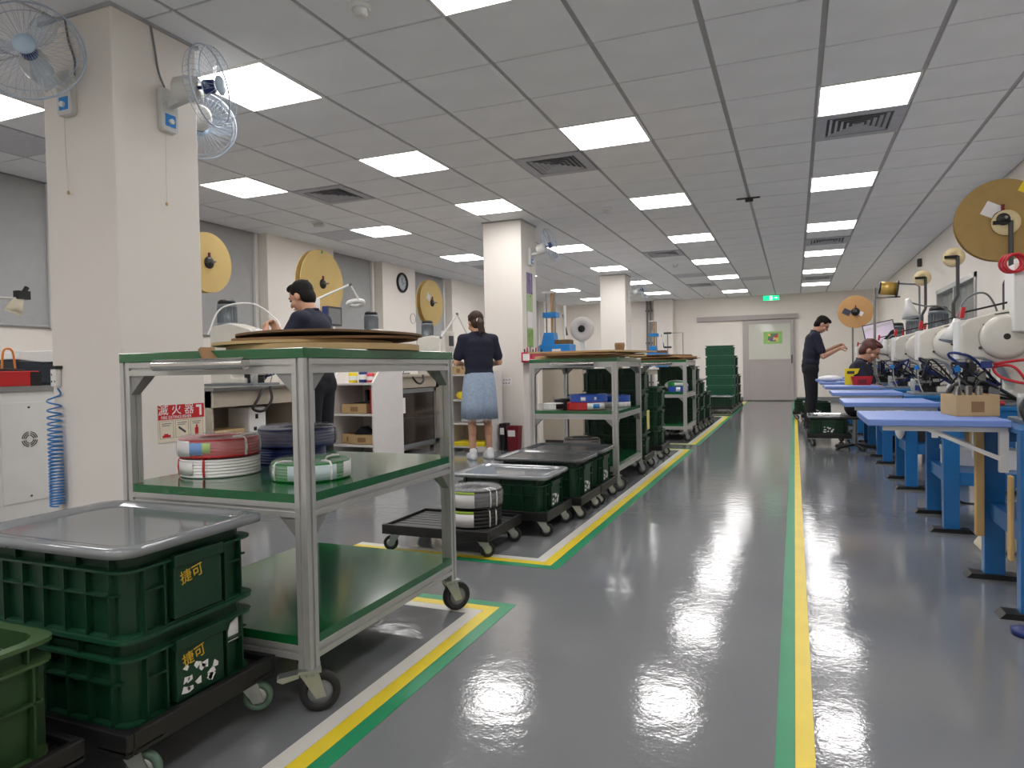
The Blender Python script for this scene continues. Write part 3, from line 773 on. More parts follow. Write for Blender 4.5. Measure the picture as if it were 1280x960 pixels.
# ---- people: each garment and the body are grown from limbs and fused into one surface
def fuse(name, prims, m, parent, voxel=.008, smooth=4):
    mb = MB()
    for p in prims:
        if p[0] == 'c':
            _, a, b, r0, r1 = p; mb.cyl(a, b, r0, r1, 14); mb.ell(a, (r0,)*3, n=14, m=8); mb.ell(b, (r1,)*3, n=14, m=8)
        elif p[0] == 'e':
            mb.ell(p[1], p[2], p[3] if len(p) > 3 else None, n=20, m=12)
        elif p[0] == 'm': mb.add(p[1], p[2])
    me = mb.mesh(name); o = bpy.data.objects.new(name, me); col.objects.link(o)
    rm = o.modifiers.new('r', 'REMESH'); rm.mode = 'VOXEL'; rm.voxel_size = voxel; rm.use_smooth_shade = True
    sm = o.modifiers.new('s', 'SMOOTH'); sm.iterations = smooth; sm.factor = .5
    me2 = bpy.data.meshes.new_from_object(o.evaluated_get(bpy.context.evaluated_depsgraph_get()))
    o.modifiers.clear(); o.data = me2; bpy.data.meshes.remove(me); me2.name = name
    me2.materials.clear(); me2.materials.append(M[m]); me2.polygons.foreach_set('use_smooth', [True]*len(me2.polygons)); o.parent = parent
    return o
def V(*a): return Vector(a)
def hand_prims(wr, dirv, palm_n, side, curl=.6, s=1.0):
    """palm and five fingers; dirv: along the hand, palm_n: out of the palm, side: +1 thumb towards dirv x palm_n"""
    d = Vector(dirv).normalized(); n = Vector(palm_n); n = (n-d*n.dot(d)).normalized(); a = d.cross(n)*side
    pr = [('c', wr, wr+d*.03*s, .024*s, .026*s)]
    for k in (-1.2, -.4, .4, 1.2): pr.append(('c', wr+d*.02*s+a*(k*.012*s), wr+d*.085*s+a*(k*.017*s), .015*s, .0125*s))
    for k, L in ((1.2, .9), (.4, 1.0), (-.4, .95), (-1.2, .75)):
        b = wr+d*.088*s+a*(k*.018*s); c = curl
        d1 = (d*math.cos(c)+n*math.sin(c)); d2 = (d*math.cos(2.1*c)+n*math.sin(2.1*c))
        k1 = b+d1*.042*L*s; pr += [('c', b, k1, .0098*s, .0092*s), ('c', k1, k1+d2*.034*L*s, .0092*s, .0082*s)]
    tb = wr+d*.03*s+a*.026*s; t1 = tb+(d*.55+a*.75+n*.35).normalized()*.042*s; t2 = t1+(d*.75+a*.1+n*.6).normalized()*.034*s
    pr += [('c', tb, t1, .0135*s, .011*s), ('c', t1, t2, .011*s, .009*s)]
    return pr
def head_prims(c, X):
    def q(x, y, z): return c + (X @ Vector((x, y, z)))
    X4 = X.to_4x4() if len(X) == 3 else X
    pr = [('e', q(0,-.01,.03), (.076,.094,.092), X4), ('e', q(0,.022,-.04), (.058,.066,.078), X4), ('e', q(0,.045,-.085), (.036,.036,.03), X4),
          ('c', q(0,.085,.012), q(0,.108,-.022), .011, .015), ('e', q(0,.082,-.062), (.024,.012,.008), X4), ('c', q(-.03,.08,.03), q(.03,.08,.03), .012, .012)]
    for s in (-1, 1):
        pr += [('e', q(s*.078,-.012,-.005), (.011,.02,.032), X4), ('e', q(s*.045,.055,-.03), (.024,.026,.024), X4)]
    return pr
def face_parts(c, X, root):
    def q(x, y, z): return c + (X @ Vector((x, y, z)))
    for s in (-1, 1):
        MB().ell(q(s*.031,.083,.008), (.012,.007,.006), X.to_4x4(), n=10, m=6).build('eye', 'black', root)
        MB().cyl(q(s*.014,.09,.028), q(s*.047,.078,.03), .004, .003, 6).build('eyebrow', 'hair', root)
    MB().cyl(q(-.02,.092,-.062), q(.02,.092,-.062), .004, n=6).build('mouth', 'dred', root)
# ================================================================ door, signs, wall things
dr = thing('sliding_door', 'grey sliding door with half glazing in the far wall', 'door', (0, YF, 0))
dr.name = 'door_1'; dr['kind'] = 'structure'
d = MB(); y0, y1 = -.06, -.02
d.box(-1.2,-1.12,y0,y1,.02,2.13).box(-.09,-.01,y0,y1,.02,2.13).box(-1.12,-.09,y0,y1,2.03,2.13).box(-1.12,-.09,y0,y1,.02,.12)
d.build('door_frame', 'door', dr, .004)
MB().box(-1.12,-.09,-.052,-.028,.12,1.05).build('lower_panel', 'door', dr)
MB().box(-1.12,-.09,y0-.002,y1,1.05,1.10).build('mid_rail', 'door', dr)
MB().box(-1.12,-.09,-.045,-.038,1.10,2.03).build('pane', mat('pale door glass', (206, 208, 196), .04, var=.01, spec=.8), dr)
MB().box(-.075,-.045,-.085,-.06,.98,1.2).build('handle', 'dgrey', dr, .004)
MB().box(-.0,.045,-.05,0,0,2.15).box(-1.27,-1.2,-.05,0,0,2.15).build('jamb', 'door', dr)
struct(MB().box(-2.45,.1,YF-.09,YF,2.15,2.27).build('trim_1', 'door', None, .006))
p = thing('door_poster', 'small green and multicoloured notice on the door glass', 'poster', (-.52, YF-.048, 1.66))
def blotch(name, cols, scale):
    m = bpy.data.materials.new(name); m.use_nodes = True; N = m.node_tree.nodes; L = m.node_tree.links
    v = N.new('ShaderNodeTexVoronoi'); v.inputs['Scale'].default_value = scale; tc = N.new('ShaderNodeTexCoord'); cr = N.new('ShaderNodeValToRGB')
    L.new(tc.outputs['Object'], v.inputs['Vector']); sp = N.new('ShaderNodeSeparateColor'); L.new(v.outputs['Color'], sp.inputs[0]); L.new(sp.outputs[0], cr.inputs[0])
    cr.color_ramp.interpolation = 'CONSTANT'
    while len(cr.color_ramp.elements) < len(cols): cr.color_ramp.elements.new(.5)
    for k, c in enumerate(cols): cr.color_ramp.elements[k].position = k/len(cols); cr.color_ramp.elements[k].color = lin(c)+(1,)
    L.new(cr.outputs[0], N['Principled BSDF'].inputs['Base Color']); N['Principled BSDF'].inputs['Roughness'].default_value = .6; return m
MB().box(-.23,.23,0,.003,-.16,.16).build('sheet', mat('lime paper', (150, 196, 112), .6), p)
MB().box(-.12,.13,-.002,0,-.1,.11).build('printed_picture', blotch('poster print', [(200,90,60),(90,150,70),(230,200,120),(120,110,140),(70,140,60)], 14), p)
# exit sign
ex = thing('exit_sign', 'lit green emergency exit sign above the far door', 'sign', (-.55, YF-.12, 2.69))
MB().box(-.21,.21,-.03,.03,-.075,.075).build('housing', 'white', ex, .01)
MB().box(-.19,.19,-.034,-.03,-.06,.06).build('green_face', mat('exit green glow', (10, 200, 120), .4, emit=1.6), ex)
fg = MB(); fg.box(-.035,.03,-.037,-.034,-.055,.055)
fg.build('doorway_symbol', mat('exit white glow', (190, 255, 225), .4, emit=1.4), ex)
rm_ = MB().cyl((-.0,-.039,.038), (-.0,-.036,.038), .011, n=10)
for a, b in (((0,.026),(-.006,-.01)), ((-.004,.02),(.018,.008)), ((0,.018),(-.02,.004)), ((-.006,-.01),(.012,-.028)), ((.012,-.028),(.01,-.05)), ((-.006,-.01),(-.022,-.045))):
    rm_.cyl((a[0],-.038,a[1]), (b[0],-.038,b[1]), .005, n=6)
rm_.build('running_figure', mat('exit dark green', (8, 110, 70), .5), ex)
MB().prism([(.06,.008),(.12,.008),(.12,.03),(.165,0),(.12,-.03),(.12,-.008),(.06,-.008)], -.037, -.034, 'y').build('arrow', 'exit white glow' if False else mat('exit white glow', (0,0,0)), ex)
MB().cyl((0,0,.075), (0,0,.1), .02, n=10).build('ceiling_mount', 'white', ex)

# fire extinguisher sign on the first column (faces +x)
sg = thing('fire_extinguisher_sign', 'red and cream fire extinguisher instruction sign on the front column', 'sign', (COLX1+.001, 2.745, .725))
MB().box(0,.003,-.15,.15,-.1,.095).build('plate', mat('cream sign plate', (226, 214, 192), .5), sg)
MB().box(.003,.0042,-.15,.15,.018,.095).build('red_band', 'red', sg)
text('title_lettering', '滅 火 器', .062, 'paper', sg, Matrix.Translation((.0045,-.035,.066)) @ TXR, sx=1.05)
text('subtitle_lettering', 'FIRE EXTINGUISHER', .023, 'paper', sg, Matrix.Translation((.0045,-.035,.029)) @ TXR, sx=.95)
MB().prism([(.095,.088),(.132,.088),(.132,.03),(.117,.03),(.117,.075),(.095,.075)], .0042, .005, 'x').build('arrow_mark', 'paper', sg)
for k in range(3):
    y = -.098+.098*k
    fb = MB(); a = .043
    for q in ((-a,a,-.092,-.0905), (-a,a,-.0015,0), (-a,-a+.0015,-.09,0), (a-.0015,a,-.09,0)): fb.box(.003,.0038,y+q[0],y+q[1],q[2]+.012,q[3]+.012)
    fb.build('step_frame', 'grey', sg)
    MB().box(.003,.0038,y-.03,y+.03,-.004,.0).box(.003,.0038,y-.03,y+.02,-.014,-.01).build('step_caption', 'grey', sg)
MB().box(.003,.004,-.125,-.075,-.075,-.062).box(.003,.004,-.115,-.09,-.062,-.055).build('flame_mark', 'red', sg)
MB().prism([(-.02,-.02),(.025,-.05),(.02,-.06),(-.025,-.03)], .003, .004, 'x').build('hose_mark', 'dgrey', sg)
MB().box(.003,.004,.085,.108,-.075,-.035).box(.003,.004,.092,.102,-.035,-.02).build('extinguisher_mark', 'red', sg)
# notice on the second column, banner calendar and wall clock
nt_ = thing('paper_notice', 'small white paper notice with dark writing on the second column', 'notice', (-3.27, 7.8, .82))
MB().box(-.07,.07,-.002,0,-.05,.05).build('sheet', 'paper', nt_)
_rn = random.Random(6)
for zc in (.02, -.022):
    q = MB()
    for k in range(3):
        for i in range(5):
            q.cb((-.036+.036*k+_rn.uniform(-.008,.008), -.0025, zc+_rn.uniform(-.01,.01)), (.018, .001, .003), 0, 0, _rn.choice((0, 1.57, .8, -.8)))
    o = q.build('writing', 'dgrey', nt_); o['kind'] = 'stuff'
bn = thing('hanging_calendar', 'long narrow green and purple picture calendar on the second column', 'calendar', (COLX1, 8.05, 1.24))
MB().box(.001,.005,-.1,.1,0,.92).build('backing', mat('pale green print', (168, 190, 140), .6), bn)
MB().box(.005,.007,-.1,.1,.66,.92).build('picture', mat('purple print', (120, 108, 150), .6, var=.5, scale=8), bn)
MB().box(.005,.007,-.09,.09,.24,.44).build('date_grid', 'paper', bn)
MB().box(.005,.007,-.1,.1,0.0,.22).build('picture', mat('leaf green print', (128, 168, 84), .6, var=.3, scale=9), bn)
ck = thing('wall_clock', 'round black rimmed wall clock on the left wall pilaster', 'clock', (-6.3, 10.4, 2.5))
MB().lathe([(.135,0),(.17,0),(.175,.02),(.16,.04),(.135,.03)], 36, ZX, closed=True).build('rim', 'black', ck)
MB().cyl((.002,0,0), (.012,0,0), .14, n=32).build('dial', mat('grey dial', (150, 155, 165), .3), ck)
MB().cb((.015,.0,.04), (.003,.012,.085)).cb((.015,.03,-.02), (.003,.07,.01), 0, .6).build('hands', 'black', ck)
for k in range(12): MB().cyl((.012,.118*math.sin(k*PI/6),.118*math.cos(k*PI/6)), (.0145,.118*math.sin(k*PI/6),.118*math.cos(k*PI/6)), .008, n=6).build('hour_mark', 'black', ck)
tag(MB().tube(arc((-6.29, 10.75, 1.9), .09, 0, 2*PI, 24, 'yz')[:-1], .006, 6, True).build('wire_loop', 'fan'), 'pale wire loop hanging on the left wall below the clock', 'wire loop')
pp = thing('wall_pipes', 'pair of grey vertical pipes beside the far column', 'pipe', (-3.75, 19.33, 0))
for x in (-.05, .04): MB().cyl((x,0,0), (x,0,CEIL), .028, n=12).build('pipe', 'grey', pp)
for z in (.5, 1.6, 2.5): MB().box(-.1,.09,.0,.07,z,z+.03).build('pipe_clip', 'dgrey', pp)
sp = thing('wall_speaker', 'small dark speaker high on the right wall', 'speaker', (XR, 13.1, 2.6))
MB().box(-.06,0,-.045,.045,-.07,.06).build('cabinet', 'dgrey', sp, .01); MB().box(-.064,-.06,-.035,.035,-.06,.05).build('grille', 'black', sp)
ho = thing('ceiling_hook', 'dark bracket stub hanging from the ceiling above the aisle', 'bracket', (-.45, 7.95, CEIL-.05))
MB().box(-.12,.12,-.01,.01,.03,.048).box(-.03,.05,-.02,.02,.0,.03).build('plate', 'dgrey', ho)

# fans
wall_fan('wall fan on the window side face of the front column', (-3.35, 2.4, 2.39), PI, .75, .12, .235)
wall_fan('wall fan facing the aisle on the front column', (COLX1, 2.70, 2.36), -PI/2, .30, .05, .2)
wall_fan('wall fan on the rear face of the front column', (-3.2, 2.91, 2.38), 0, .8, .0, .2)
wall_fan('wall fan above the calendar on the second column', (COLX1, 8.08, 2.36), -PI/2, .1, .35, .21)
wall_fan('wall fan on the third column', (COLX1, 13.6, 2.36), -PI/2, .1, .35, .21)
for lab, pts in (('thin fan cable running down the window side of the front column', [(-3.36,2.393,2.77),(-3.34,2.393,2.66),(-3.30,2.393,2.55),(-3.30,2.39,2.475)]),
                 ('thin fan cable running down the aisle side of the front column', [(-3.038,2.62,2.77),(-3.038,2.64,2.66),(-3.038,2.66,2.55),(-3.036,2.7,2.465)])):
    tag(MB().tube(spline(pts, 6), .005, 6).build('fan_cable', 'grey'), lab, 'cable')

# ================================================================ trolleys
trolley('aluminium_trolley', 'aluminium three-shelf trolley with green boards carrying round cardboard discs', (-1.645, 2.035, 0))
trolley('aluminium_trolley', 'aluminium three-shelf trolley with green boards beside the lidded crates', (-1.645, 5.74, 0))
trolley('aluminium_trolley', 'aluminium three-shelf trolley with green boards beyond the tall crate stack', (-1.645, 9.46, 0))
# round cardboard discs on the first trolley
def disc(label, loc, R_, th, m, tilt=(0,0), warp=.006, cut=None):
    mb = MB(); n = 56; vs = []; rings = 5
    for zz in (0, th):
        for i in range(rings):
            rr = R_*(.1+.9*i/(rings-1))
            for k in range(n):
                a = 2*PI*k/n; r2 = rr*(1-(.05*max(0, math.sin(3*a+1)) if cut else 0)*(i == rings-1))
                vs.append((r2*math.cos(a), r2*math.sin(a), zz+warp*(1+math.sin(2*a+R_*20))*(rr/R_)**2))
    fs = []
    for s in (0, 1):
        o = s*rings*n
        for i in range(rings-1): fs += [(o+i*n+k, o+i*n+(k+1) % n, o+(i+1)*n+(k+1) % n, o+(i+1)*n+k) for k in range(n)]
    for i in (0, rings-1): fs += [(i*n+k, i*n+(k+1) % n, rings*n+i*n+(k+1) % n, rings*n+i*n+k) for k in range(n)]
    mb.add(vs, fs); o = mb.build('cardboard_disc', m); o.location = loc; o.rotation_euler = (tilt[0], tilt[1], random.uniform(0, 3)); return tag(o, label, 'cardboard disc')
z = 1.051
disc('tan round cardboard disc at the bottom of the pile on the front trolley', (-1.57, 2.06, z), .335, .02, 'cardt', (0,0), .001)
disc('thick tan round cardboard disc second in the pile on the front trolley', (-1.63, 2.02, z+.0225), .31, .010, 'cardt', (.0, .0), .001)
disc('brown round cardboard disc third in the pile on the front trolley', (-1.57, 2.07, z+.035), .325, .008, 'cardb', (.0,-.0), .003)
disc('dark brown round cardboard disc on top of the front trolley pile', (-1.55, 2.06, z+.050), .33, .007, 'cardd', (.0,.0), .004, True)
o = MB().prism([(0,0),(.03,.006),(.07,-.03),(.06,-.04),(.02,-.012)], -.02, .02, 'y').build('cardboard_flap', 'cardb'); o.location = (-1.66, 1.59, 1.054); o.rotation_euler = (0, 0, -.5)
tag(o, 'small torn brown cardboard flap curling over the front trolley edge', 'cardboard')
# wire coils on the first trolley's middle shelf
zs = .633
coil('white wrapped wire coil under the red coil on the front trolley', (-1.86, 1.84, zs), .13, .07, .062, 'paper', 0, [(-2.2, -1.5, .15, .85, 'white'), (2.6, 4.0, .1, .95, 'paper')], ('red', (-2.3, -1.2)))
coil('red wire coil in clear film with blue label on the front trolley', (-1.86, 1.835, zs+.066), .13, .065, .062, 'red', 0, [(-2.6, -1.55, .1, .95, 'paper'), (-1.55, -1.2, .2, .85, 'bblue'), (-1.2, -1.0, .3, .85, mat('lime label', (160, 196, 60), .5))], ('paper', (-.1, .8)), True)
coil('dark blue wire coil under the film wrapped coil on the front trolley', (-1.83, 2.17, zs), .13, .07, .06, 'dblue', 0, None, ('paper', (-.6,)))
coil('dark blue wire coil in silver film on the front trolley', (-1.80, 2.17, zs+.065), .145, .07, .07, 'dblue', 0, None, ('black', (.4, 2)), True)
coil('green and white wire coil with paper wrap on the front trolley', (-1.48, 1.85, zs), .125, .065, .058, mat('green wire', (40, 132, 62), .45), 0, [(-1.5, -.25, .1, .9, mat('pale blue label', (196, 216, 220), .6)), (.0, .8, .1, .95, 'paper')], ('paper', (-2.0, -.4, 1.4)), True)
# items on the second trolley
coil('red and white wire coil below the blue coil on the middle trolley', (-1.60, 5.50, zs), .155, .08, .06, 'red', 0, [(-1.2, .2, .05, .95, 'paper'), (-.9, -.5, .2, .8, 'bblue')], None)
coil('bright blue wire coil above the red coil on the middle trolley', (-1.58, 5.52, zs+.061), .155, .08, .06, mat('royal blue wire', (36, 82, 178), .4), 0, [(-1.7, -1.45, .2, .7, 'paper'), (-1.0, -.88, .3, .7, 'paper')], None)
coil('blue wire coil with grey base near the post of the middle trolley', (-1.44, 5.86, zs), .13, .06, .1, mat('royal blue wire', (0,0,0)), 0, [(-3, .5, .0, .45, 'paper')], None)
coil('small white and black wire coil on the middle trolley shelf', (-1.87, 5.47, zs), .085, .04, .05, 'paper', 0, [(-1.0, .3, .1, .9, 'black')], None)
coil('black wire coil beside the blue coil on the middle trolley', (-1.84, 5.68, zs), .09, .045, .075, 'black')
b = thing('white_carton', 'white carton under a black board on the middle trolley', 'box', (-1.68, 6.05, zs)); MB().box(-.12,.12,-.09,.09,0,.09).build('body', 'paper', b, .003); MB().box(-.12,.12,-.003,.003,.09,.0905).build('seam', 'grey', b)
tag(MB().prism(rrect(.19, .12, .01), 0, .012, 'z', Matrix.Translation((-1.70,6.03,zs+.091))).build('black_board', 'black', None, .003), 'thin black board lying on the white carton', 'board')
tag(MB().prism([(-.06,-.04),(.06,-.03),(.05,.05),(-.05,.04)], 0, .002, 'z', Matrix.Translation((-1.62,6.01,zs+.104))).build('paper_slip', 'paper'), 'white paper slip on the black board', 'paper')
zb = .223
coil('red and white wire coil on the bottom shelf of the middle trolley', (-1.72, 5.55, zb), .14, .07, .08, 'red', 0, [(-2.6, -1.7, .1, .9, 'paper')], ('paper', (-2.2, -1, .4)), True)
coil('dark brown wire coil in film on the bottom shelf of the middle trolley', (-1.66, 5.58, zb+.082), .15, .08, .08, mat('brown wire', (74, 52, 48), .4), 0, None, ('paper', (-2.6, 0)), True)
# cardboard sheets on trolleys two and three
def sheets(cx, cy, z, n, where, rnd):
    words = ['bottom', 'second', 'third', 'fourth', 'fifth', 'sixth', 'top']
    for k in range(n):
        a, b_ = rnd.uniform(.30,.40), rnd.uniform(.36,.46); th = rnd.uniform(.007,.014)
        P = [(-a,-b_),(a*rnd.uniform(.6,1.05),-b_*rnd.uniform(.9,1.1)),(a*rnd.uniform(.95,1.2),b_*rnd.uniform(.2,.9)),(a*.8,b_),(-a*rnd.uniform(.8,1.1),b_*rnd.uniform(.85,1.05))]
        o = MB().prism(P, 0, th, 'z').build('cardboard_sheet', rnd.choice(('cardb','cardt','cardd','cardb')))
        o.location = (cx+rnd.uniform(-.05,.06), cy+rnd.uniform(-.05,.05), z); o.rotation_euler = (0, 0, rnd.uniform(-.25,.25)); z += th+.0015
        tag(o, 'flat brown cardboard sheet, %s of the pile on the %s' % (words[k] if k < n-1 else 'top', where), 'cardboard sheet', 'cardboard sheets on the '+where)
sheets(-1.64, 5.74, 1.051, 5, 'middle trolley', random.Random(3))
sheets(-1.62, 9.46, 1.051, 7, 'third trolley', random.Random(8))
# third trolley goods
coil('blue and white wire coil on the third trolley', (-1.42, 9.22, zs), .13, .06, .07, mat('royal blue wire', (0,0,0)), 0, [(-1.6, -1.2, .1, .9, 'paper'), (-.8, -.3, .1, .9, 'paper')])
coil('green wire coil on top of the blue coil, third trolley', (-1.43, 9.23, zs+.072), .125, .06, .06, mat('green wire', (0,0,0)), 0, [(-1.7, -.6, .2, .8, 'paper')])
tag(MB().ell((0,0,.07), (.16,.13,.075), n=18, m=10).build('plastic_bag', 'bag'), 'crumpled grey white plastic bag on the third trolley', 'bag').location = (-1.50, 9.6, zs+.004)

# ================================================================ crates and dollies on the left
Z0 = .133
dolly('black dolly with pale green wheels under the two near crates', (-1.69, 1.305, .03), 0, 'greenrub')
crate('dark green crate with gold characters and torn label, directly on the dolly', (-1.69, 1.305, .163), 0, None, 'crate', CH, 2)
crate('dark green crate with gold characters under the grey lid', (-1.69, 1.305, .163+CH-.0005), 0, None, 'crate', CH, 1)
lid('grey translucent lid on the gold lettered crate', (-1.69, 1.305, .163+2*CH+.001), 0)
dolly('black dolly under the open olive green crate', (-1.70, .72, .03), PI/2, 'rubber')
crate('open olive green crate beside the two stacked gold lettered crates', (-1.70, .725, .163), PI/2, None, 'crate2', .255, 0)
dl = dolly('empty looking black slatted dolly carrying two black cable coils', (-1.765, 3.41, 0), 0, 'rubber', True)
lime = mat('lime label', (0,0,0))
for k, lab in enumerate(('black cable coil with white and lime label, lower one on the slatted dolly', 'black cable coil in film, upper one on the slatted dolly')):
    coil(lab, (-1.63+.006*k, 3.40, .133+.102*k), .148, .075, .1, 'black', 0, [(-2.2, -1.15, .12, .8, 'paper'), (-2.2, -1.15, .8, .95, lime)], ('paper', (-.55, -.25)), k == 1, nr=5)
dolly('black dolly under the lidded crate beside the cable coils', (-1.63, 3.94, 0), 0, 'rubber')
crate('green crate with torn white label beside the cable coil dolly', (-1.63, 3.94, Z0), 0, None, 'crate', CH, 3)
lid('grey translucent lid on the crate beside the cable coils', (-1.63, 3.94, Z0+CH+.002))
M['lid2'] = mat('smoky lid', (70, 72, 74), .2, alpha=.8, spec=.7)
for y, wh in ((4.44, 'middle one of the lidded row'), (4.93, 'one of the lidded row touching the middle trolley')):
    dolly('black dolly under the crate, %s' % wh, (-1.575, y, 0), 0, 'rubber')
    crate('tall green crate with torn label, %s' % wh, (-1.575, y, Z0), 0, None, 'crate', .24, 3)
    l = lid('dark grey lid on the crate, %s' % wh, (-1.575, y, Z0+.24+.002))
    for ch in l.children:
        ch.data = ch.data.copy(); ch.data.materials[0] = M['lid2']
for y in (3.94,):   # folded goods seen through the lid
    tag(MB().prism(rrect(.17,.13,.02), 0, .09, 'z', Matrix.Translation((-1.6,y,Z0+.1))).build('wrapped_bundle', 'bag', None, .01), 'pale wrapped bundle inside the lidded crate', 'bundle')
stack(-1.59, 6.53, 4, 'the tall crate stack behind the middle trolley')
yn = tag(MB().box(-.001,.001,-.06,.06,-.09,.09).prism([(-.05,.05),(.05,.04),(.045,-.085),(-.055,-.08)], .001, .002, 'x').build('yellow_note', mat('yellow paper', (226, 218, 128), .8)), 'yellow paper note taped to the tall crate stack', 'note'); yn.location = (-1.59+CW/2+.011, 6.52, .47)
stack(-1.59, 7.42, 3, 'the three-high stack beyond the yellow note')
stack(-1.59, 10.35, 4, 'the four-high stack just past the third trolley')
stack(-1.58, 10.95, 3, 'the pale-lidded stack past the third trolley', lidded='pale lid on the crate stack past the third trolley')
stack(-1.56, 11.55, 2, 'the low pair past the third trolley')
stack(-1.44, 14.35, 1, 'front of the bright far stack', lidded='grey lid on the single crate before the bright far stack')
stack(-1.44, 15.05, 6, 'the bright green stack near the far door', m='cratef')
stack(-1.44, 15.85, 5, 'the five-high stack behind the bright one')
stack(-1.44, 16.7, 3, 'the shorter stack nearest the far door')
# crates on the right of the aisle
stack(.37, 9.15, 1, 'front of the blue tables on the machine side', -PI/2, sign=3, lidded='grey lid on the crate by the blue tables')
stack(.33, 12.4, 1, 'the spot behind the standing man', -PI/2, sign=3)
stack(.2, 13.2, 1, 'the spot furthest along the machine side', PI/2, sign=0)
# ================================================================ left machine line
def bench(label, loc, W, D, H_, m='beige', top='steel', door_=None):
    # bench cabinet, origin floor centre, front towards +x
    t = thing('machine_bench', label, 'workbench', loc)
    hx, hy = W/2, D/2
    MB().box(-hx-.02,hx+.03,-hy-.02,hy+.02,H_-.03,H_).build('top', top, t, .003)
    bd = MB().box(-hx,hx-.02,-hy,-hy+.02,.04,H_-.03).box(-hx,hx-.02,hy-.02,hy,.04,H_-.03).box(-hx,-hx+.02,-hy,hy,.04,H_-.03).box(-hx,hx-.02,-hy,hy,.04,.06).box(-hx,hx,-hy,hy,H_-.16,H_-.03)
    bd.box(-hx,hx-.02,-hy,hy,H_*.42,H_*.42+.02)
    bd.build('carcass', m, t)
    for sx in (-1, 1):
        for sy in (-1, 1): MB().cyl((sx*(hx-.05),sy*(hy-.05),0), (sx*(hx-.05),sy*(hy-.05),.04), .025, n=10).build('foot', 'black', t)
    if door_ == 'glass':
        f = MB(); z0, z1 = .06, H_-.17; y0, y1 = -hy, hy; w_ = .05
        f.box(hx-.02,hx,y0,y0+w_,z0,z1).box(hx-.02,hx,y1-w_,y1,z0,z1).box(hx-.02,hx,y0,y1,z0,z0+w_).box(hx-.02,hx,y0,y1,z1-w_,z1)
        dd = f.build('door', 'grey', t); MB().box(hx-.012,hx-.008,y0+w_,y1-w_,z0+w_,z1-w_).build('pane', 'dglass', dd)
        MB().box(hx-.008,hx-.006,y0+.1,y0+.24,z1-.28,z1-.1).build('paper_label', 'paper', dd)
        MB().cyl((hx+.005,y0+.03,z0+.0), (hx+.005,y0+.03,z1), .014, n=10).build('edge_strip', 'white', dd)
    return t
bench('beige machine bench with open front next to the standing man', (-4.65, 4.68, 0), .8, 1.08, .87)
tag(MB().box(-.14,.14,-.16,.16,0,.13).build('carton', 'cardt', None, .004), 'tan carton under clear film inside the open machine bench', 'box').location = (-4.46, 4.38, .387)
w_ = thing('white_control_unit', 'white control unit inside the open machine bench', 'control unit', (-4.42, 4.68, .387))
MB().box(-.12,.12,-.1,.1,0,.3).build('case', 'white', w_, .01); MB().box(.12,.125,-.03,.0,.2,.24).box(.12,.125,-.05,-.02,.1,.13).build('socket', 'black', w_); MB().cyl((.12,-.04,.03), (.135,-.04,.03), .035, n=16).build('dial', 'black', w_)
tag(MB().tube(spline([(-4.22,4.75,.86),(-4.18,4.72,.75),(-4.18,4.62,.66),(-4.2,4.52,.68),(-4.2,4.58,.76),(-4.22,4.66,.84)], 8), .012, 8).build('black_conduit', 'black'), 'black corrugated conduit looping below the machine bench top', 'cable')
press('cream crimping press with grey motor in front of the man raising his hands', (-4.66, 4.9, .87), PI, True, False, 1)
bench('brown glass-door machine cabinet beside the woman', (-4.63, 7.22, 0), .86, .98, .93, 'beige', 'beige', 'glass')
rx_ = thing('red_blur_box', 'red box added for the red blur behind the glass cabinet door', 'box', (-4.42, 7.3, .411))  # red blur behind the pane, built as an added box
MB().box(-.1,.1,-.12,.12,0,.1).build('body', 'red', rx_, .004); MB().box(-.104,.104,-.124,.124,.08,.104).build('lid', 'dred', rx_, .003)
press('cream crimping press with grey motor on the glass-door cabinet', (-4.70, 7.3, .93), PI, True, False, 2)
bench('plain beige machine bench behind the woman', (-4.65, 8.65, 0), .8, .8, .9)
press('cream crimping press with grey motor behind the woman', (-4.70, 8.72, .9), PI, True, False, 3)
tag(MB().tube(spline([(-4.12,7.0,.9),(-4.1,7.05,.84),(-4.1,7.15,.82),(-4.1,7.22,.86),(-4.12,7.24,.92)], 6), .012, 8).build('black_cable', 'black'), 'thick black cable looping over the glass-door cabinet front', 'cable')
RX = -5.0
for y, z, R_, lab, mk, st in ((4.83, 2.0, .275, 'ochre cable reel half hidden by the front column', True, None),
                          (6.48, 1.98, .385, 'large ochre cable reel behind the man with a green tab', True, [(0, .36, .03, .035, mat('green tab', (30, 140, 70), .5))]),
                          (9.04, 1.97, .34, 'ochre cable reel with a white tag behind the woman', True, [(-.1, .08, .1, .1, 'paper')])):
    reel(lab, (RX, y, z), PI/2, R_, .07, 'reel', st, mk)
    s = thing('reel_stand', 'steel floor post holding the '+lab.replace('large ', '').split(' with')[0].replace('cable reel ', 'reel '), 'stand', (RX-.1, y, 0))
    MB().cyl((0,0,.02), (0,0,z+.02), .018, n=12).build('post', 'steel', s); MB().box(-.2,.02,-.16,.16,0,.02).build('foot_plate', 'black', s)
    MB().cyl((-.02,0,z), (.05,0,z), .022, n=12).build('bearing', 'black', s)
